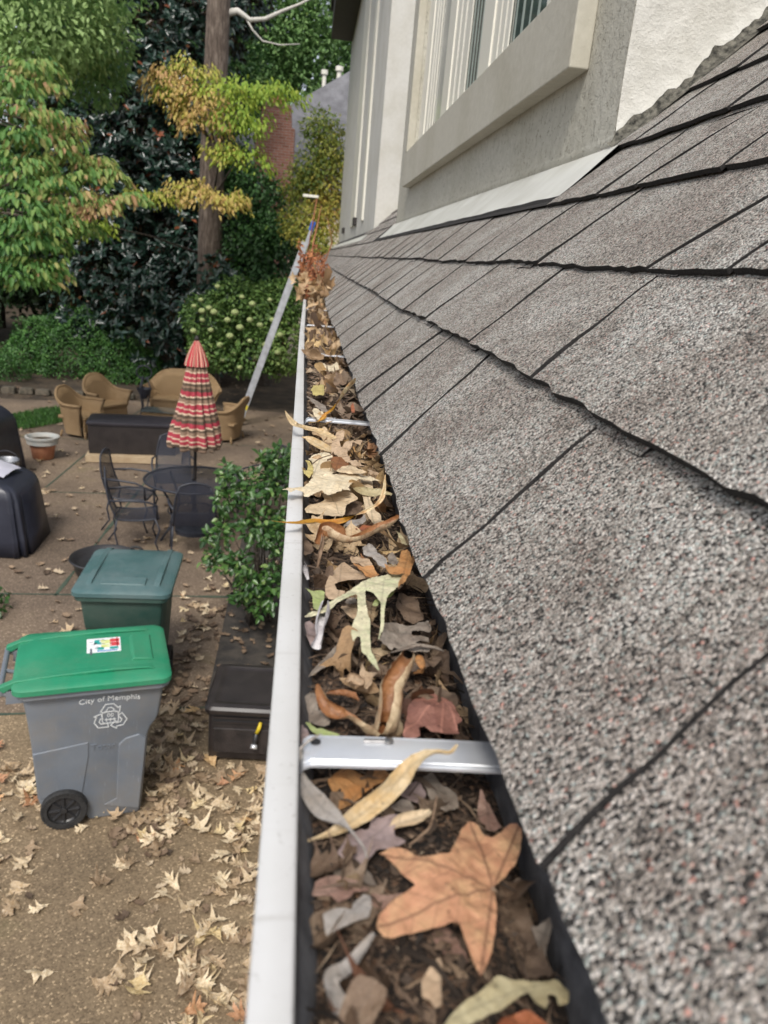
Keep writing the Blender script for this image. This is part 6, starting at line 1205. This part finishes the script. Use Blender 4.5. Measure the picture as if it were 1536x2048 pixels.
# hydrangea with pale heads
hy = thing('hydrangea_bush', 'hydrangea bush dotted with pale green flower heads behind the ladder', 'shrub', (-1.2, 18.3, 0))
hyb = [in_px(*q) for q in [(420,640,18,55,50),(480,610,18.2,60,50),(540,620,18.2,60,50),(430,700,17.8,50,40),(500,700,17.8,70,50),(560,690,17.9,50,60),(570,600,18.4,40,40)]]
cluster_tree(hy, hyb, 11000, .09, F_HYD, .3, (.45, .3), .7, 'foliage', aspect=.6)
M_HEAD = mat('pale_green_florets', (.20, .27, .09), (.42, .47, .22), 40, .8, bs=1, bscale=60, bdist=.02)
for k, (u, v) in enumerate([(435,573),(484,594),(505,608),(402,600),(388,612),(404,622),(418,616),(428,624),(470,625),(500,640),(455,640),(422,660),(387,662),(520,650),(545,640),(560,670),(480,655),(460,672),(440,690),(500,682),(530,690),(470,705),(445,720),(515,715),(480,735),(555,705),(405,640),(540,600)]):
    c = gy(u, v, 17.15 + .25 * rnd.random()); mb = MB(); R0 = rnd.uniform(.055, .085)
    mb.lathe([(.001, -R0 * .7)] + [(R0 * math.sin(a) * (1.0), -R0 * .8 * math.cos(a)) for a in np.linspace(.5, PI - .2, 7)] + [(.001, R0 * .85)], 12, (c[0] - hy.location[0], c[1] - hy.location[1], c[2]), cap=False, mod=lambda a, j, z: 1 + .14 * math.sin(a * 5 + j * 2)); obj('flower_head', mb, M_HEAD, hy, smooth=True)
# leafy bush beside the gutter
bs_ = thing('camellia_bush', 'leafy bright green bush with bare thin stems beside the white gutter', 'shrub', (-.30, 6.9, .07))
bb = [in_px(*q) for q in [(495,975,7,48,36,.35),(550,960,7.1,36,44,.35),(452,1000,6.9,26,30,.3),(520,1050,6.8,52,44,.4),(446,1058,6.8,26,24,.25),(425,1115,6.8,22,18,.2),(470,1120,6.6,32,22,.25),(500,1165,6.5,34,26,.3),(548,1170,6.5,30,40,.3),(560,1070,6.8,40,50,.35),(478,1200,6.4,18,14,.15),(560,915,7.2,34,22,.3),(455,945,7,22,16,.2),(530,918,7.1,18,14,.15),(415,1075,6.9,14,12,.15),(520,1215,6.4,22,14,.2)]]
P, d, idx = blob_points(bb, 2300, .1); n = len(P); Ls = nr.uniform(.045, .088, n); V, F, T = leaves(P, d * .6 + rs(n) * .8 + np.array([0, 0, -.1]), rs(n) * .5 + np.array([0, -.3, .9]), Ls, Ls * .55, .5 + .28 * nr.normal(size=n)); tone_mesh('crown', V, F, T, F_BUSH, bs_)
mb = MB()
for k in range(26):
    q = P[nr.randint(n)]; b0 = Vector((nr.normal() * .07, nr.normal() * .07, 0)); e = Vector(q) - bs_.location; mid = b0.lerp(e, .5) + Vector((nr.normal() * .06, nr.normal() * .06, .08)); mb.tube([b0, b0.lerp(mid, .5), mid, e], [.014, .011, .008, .003], 6)
obj('stems', mb, M_BARK, bs_, smooth=True)
cor = thing('corner_plant', 'small leafy ground plant at the left edge beside the bins', 'plant', (-2.78, 6.95, 0)); cluster_tree(cor, [(-2.85, 6.95, .10, .2, .25, .14), (-2.95, 6.7, .08, .2, .2, .1)], 500, .06, F_BUSH, .2, (.3, .2), .3, 'foliage')
# grass patch, kerb stones
P = np.stack([nr.uniform(-5.6, -4.4, 5200), nr.uniform(14.4, 16.6, 5200), np.zeros(5200)], 1); keep = ((P[:, 0] + 5.0) / .62) ** 2 + ((P[:, 1] - 15.4 - .9 * (P[:, 0] + 5)) / 1.0) ** 2 < 1; P = P[keep]; n = len(P); Ls = nr.uniform(.05, .12, n)
V, F, T = leaves(P, rs(n) * .6 + np.array([0, 0, 1]), rs(n), Ls, np.full(n, .012), .55 + .25 * nr.normal(size=n)); tag(tone_mesh('grass', V, F, T, F_HEDGE), 'patch of dark green grass behind the terracotta pot', 'grass', kind='stuff')
M_STONE = mat('mossy_stone', (.05, .045, .032), (.12, .10, .075), 9, .95, bs=.8, bscale=20, bdist=.03)
ed = thing('stone_edging', 'low mossy stone edging along the back of the patio at the left', 'edging', (-6, 17.9, 0)); r = random.Random(9)
for k in range(14):
    mb = MB(); x = -2.6 + .36 * k; mb.box((x, .27 * x * .4 + r.uniform(-.03, .03), .05), (.32, .22, .15 + r.uniform(-.03, .03)), r.uniform(-.1, .1), top=(.85, .8)); obj('stone', mb, M_STONE, ed, bevel=.03, angle=50)
# ================================================================== NEIGHBOUR
def brick_mat():
    m, nt, b = newmat('red_brick'); co = coords(nt); mp = nd(nt, 'ShaderNodeMapping'); nt.links.new(co, mp.inputs[0]); mp.inputs['Rotation'].default_value = (PI / 2, 0, 0)
    bt = nd(nt, 'ShaderNodeTexBrick', Scale=1.0); bt.inputs['Brick Width'].default_value = .22; bt.inputs['Row Height'].default_value = .075; bt.inputs['Mortar Size'].default_value = .008; bt.inputs['Color1'].default_value = (.22, .085, .055, 1); bt.inputs['Color2'].default_value = (.31, .14, .10, 1); bt.inputs['Mortar'].default_value = (.30, .25, .21, 1)
    nt.links.new(mp.outputs[0], bt.inputs['Vector']); c = mixc(nt, .9, bt.outputs[0], ramp(nt, noise_(nt, co, 2, 5), [(.3, (.7, .65, .62)), (.7, (1.1, 1.1, 1.1))]), 'MULTIPLY'); nt.links.new(c, b.inputs['Base Color']); b.inputs['Roughness'].default_value = .9; return m
M_BRICK = brick_mat(); M_ROOF2 = mat('grey_shingle_roof', (.13, .13, .14), (.20, .20, .215), 3, .9, bs=.6, bscale=14, bdist=.03); M_CREAMW = mat('cream_siding', (.62, .55, .40), (.70, .63, .48), 3, .8)
nb = thing('neighbour_house', 'neighbouring cream house with grey shingled roof beyond the yellowing tree', 'house', (3, 28, 0))
mb = MB(); mb.box((1.0, 2.0, 2.7), (14.0, 6, 5.4)); obj('wall', mb, M_CREAMW, nb)
mb = MB(); e0, e1, zr, ze = -7.5, 9.6, 10.3, 5.4
mb.add([(e0, -1.5, ze), (e1, -1.5, ze), (e1, 5.5, ze), (e0, 5.5, ze), (-0.9, 2.0, zr), (5, 2.0, zr)], [(0, 1, 5, 4), (2, 3, 4, 5), (1, 2, 5), (3, 0, 4), (3, 2, 1, 0)]); rf = obj('roof', mb, M_ROOF2, nb)
mb = MB(); mb.box((1, -1.51, ze - .06), (15.2, .04, .16)); g_ = obj('fascia', mb, M_DARKBR); g_.parent = rf
for u, v0, v1, rr_ in ((645, 145, 215, .07), (675, 138, 200, .08), (627, 222, 240, .05)):
    a = gy(u, v1, 29.6); b_ = gy(u, v0, 29.6); mb = MB(); lo = Vector((a[0], 29.6, a[2] - .7)) - nb.location; hi = Vector((a[0], 29.6, b_[2])) - nb.location; mb.tube([lo, hi], rr_, 10); mb.tube([hi - Vector((0, 0, .06)), hi + Vector((0, 0, .08))], rr_ * 1.7, 10); p_ = obj('vent_pipe', mb, M_VINYL, nb, smooth=False)
ch = thing('chimney', 'tall red brick chimney with a clay cap in front of the neighbouring house', 'chimney', (-1.15, 25.6, 0))
mb = MB(); mb.box((0, 0, 3.5), (1.15, .8, 7.0)); mb.box((0.02, 0, 7.0), (.98, .7, 1.0), top=(.88, .9)); obj('shaft', mb, M_BRICK, ch, bevel=.02)
mb = MB(); mb.box((0.02, 0, 7.56), (.9, .66, .14), top=(.9, .9)); obj('cap', mb, mat('weathered_brick_cap', (.20, .11, .075), (.30, .19, .13), 9, .95), ch, bevel=.05)
mb = MB(); mb.tube([(.03, 0, 7.6), (.03, 0, 7.84)], [.26, .22], 16); obj('flue_pot', mb, M_TERRA, ch)
# ================================================================== FALLEN LEAVES ON THE GROUND
G_LEAF = leaf_mat('fallen_oak_leaves', (0.66, 0.57, 0.43), (0.57, 0.47, 0.33), (0.48, 0.36, 0.21), vein=.25, vary=.8, lat=.02)
gp = []
for i in range(9):
    W_ = [.085, .075, .095, .07, .08, .06, .09, .08, .07][i]; gp.append(proto_mesh('fallen_leaf', oak_outline2(100 + i, .175, W_, [3, 3, 2, 2, 3, 3, 2, 3, 2][i]), G_LEAF, .0085, [.35, -.3, .8, .2, -.5, .5, 1.1, -.2, .4][i], [1, 1.6, -.8, 2.2, .6, 3, 1.2, 2, -1][i], i * 2.7, .013))
r = random.Random(77); regions = [((430,1540),(130,60),34),((300,1640),(110,60),30),((480,1700),(50,120),22),((430,1930),(100,110),40),((300,1900),(120,140),18),((60,1560),(90,60),26),((40,1720),(70,80),12),((350,1480),(60,70),22),((400,1220),(50,60),20),((480,1620),(50,50),20),((250,1750),(90,50),8),((130,1960),(150,80),3),((120,1260),(100,60),7),((90,1000),(50,90),16),((160,980),(90,90),10),((200,880),(60,40),4),((350,1100),(70,40),5),((120,1600),(60,30),5)]
cnt = 0
for (cu, cv), (su, sv), n in regions:
    for _ in range(int(n * 1.0)):
        u, v = r.gauss(cu, su * .62), r.gauss(cv, sv * .62); p = gz(u, v, 0); 
        if not (-9 < p[0] < .3 and p[1] > 2.0 and v < 2090): continue
        o = bpy.data.objects.new('fallen_leaf', r.choice(gp)); C.objects.link(o); s = r.uniform(.55, 1.12); z = .012 + .03 * r.random() * (n > 15)
        if -.62 < p[0] < .34 and p[1] > 5.42: z += .075
        o.location = (p[0], p[1], z); o.scale = (s * r.choice([-1, 1]), s, s); o.rotation_euler = (r.gauss(0, .22), r.gauss(0, .22), r.uniform(0, 6.28)); tag(o, 'dry tan oak leaf fallen on the patio', 'leaf', 'oak leaves fallen on the patio'); cnt += 1
print('ground leaves', cnt)
# finer litter farther off and crushed bits
Vs = []; Fs = []; Ts = []; off = 0
base = [(np.array([tuple(v.co) for v in m.vertices]), np.array([list(p.vertices) for p in m.polygons])) for m in [proto_mesh('litter', oak_outline(200 + i, .14, .07, 3), G_LEAF, .03, .5, 1.5, i, .015) for i in range(3)]]
def lit(n, xr, yr, zb=0.0, smin=.4, smax=1.0, tn=.62):
    global off
    for _ in range(n):
        V, F = base[nr.randint(3)]; a = nr.uniform(0, 6.28); s = nr.uniform(smin, smax); R2 = np.array([[math.cos(a), -math.sin(a), 0], [math.sin(a), math.cos(a), 0], [0, 0, 1]]); tl = nr.normal(0, .2); RX = np.array([[1, 0, 0], [0, math.cos(tl), -math.sin(tl)], [0, math.sin(tl), math.cos(tl)]])
        W_ = (V * s) @ RX.T @ R2.T + np.array([nr.uniform(*xr), nr.uniform(*yr), zb + .015]); Vs.append(W_); Fs.append(F + off); Ts.append(np.full(len(V), np.clip(nr.normal(tn, .2), 0, 1))); off += len(V)
lit(300, (-5.5, 0.2), (9, 17.4), 0, .4, 1, .75); lit(260, (-9, -1), (17, 24)); lit(120, (-5, -.6), (5.8, 9), 0, .4, 1, .8); lit(110, (-.56, .25), (5.5, 8.5), .07, .3, .8, .6); lit(200, (-1.0, -.55), (3.8, 7.4), 0, .3, .9, .72); lit(60, (-.85, .1), (2.2, 4.7), 0, .25, .7, .8); lit(25, (-1.9, -1.2), (3.0, 4.4), 0, .25, .6, .8)
tag(tone_mesh('leaf_litter', np.concatenate(Vs), np.concatenate(Fs), np.concatenate(Ts), M_CRUMB), 'scattered dull litter of oak leaves over the patio and the soil beyond', 'leaf litter', kind='stuff')
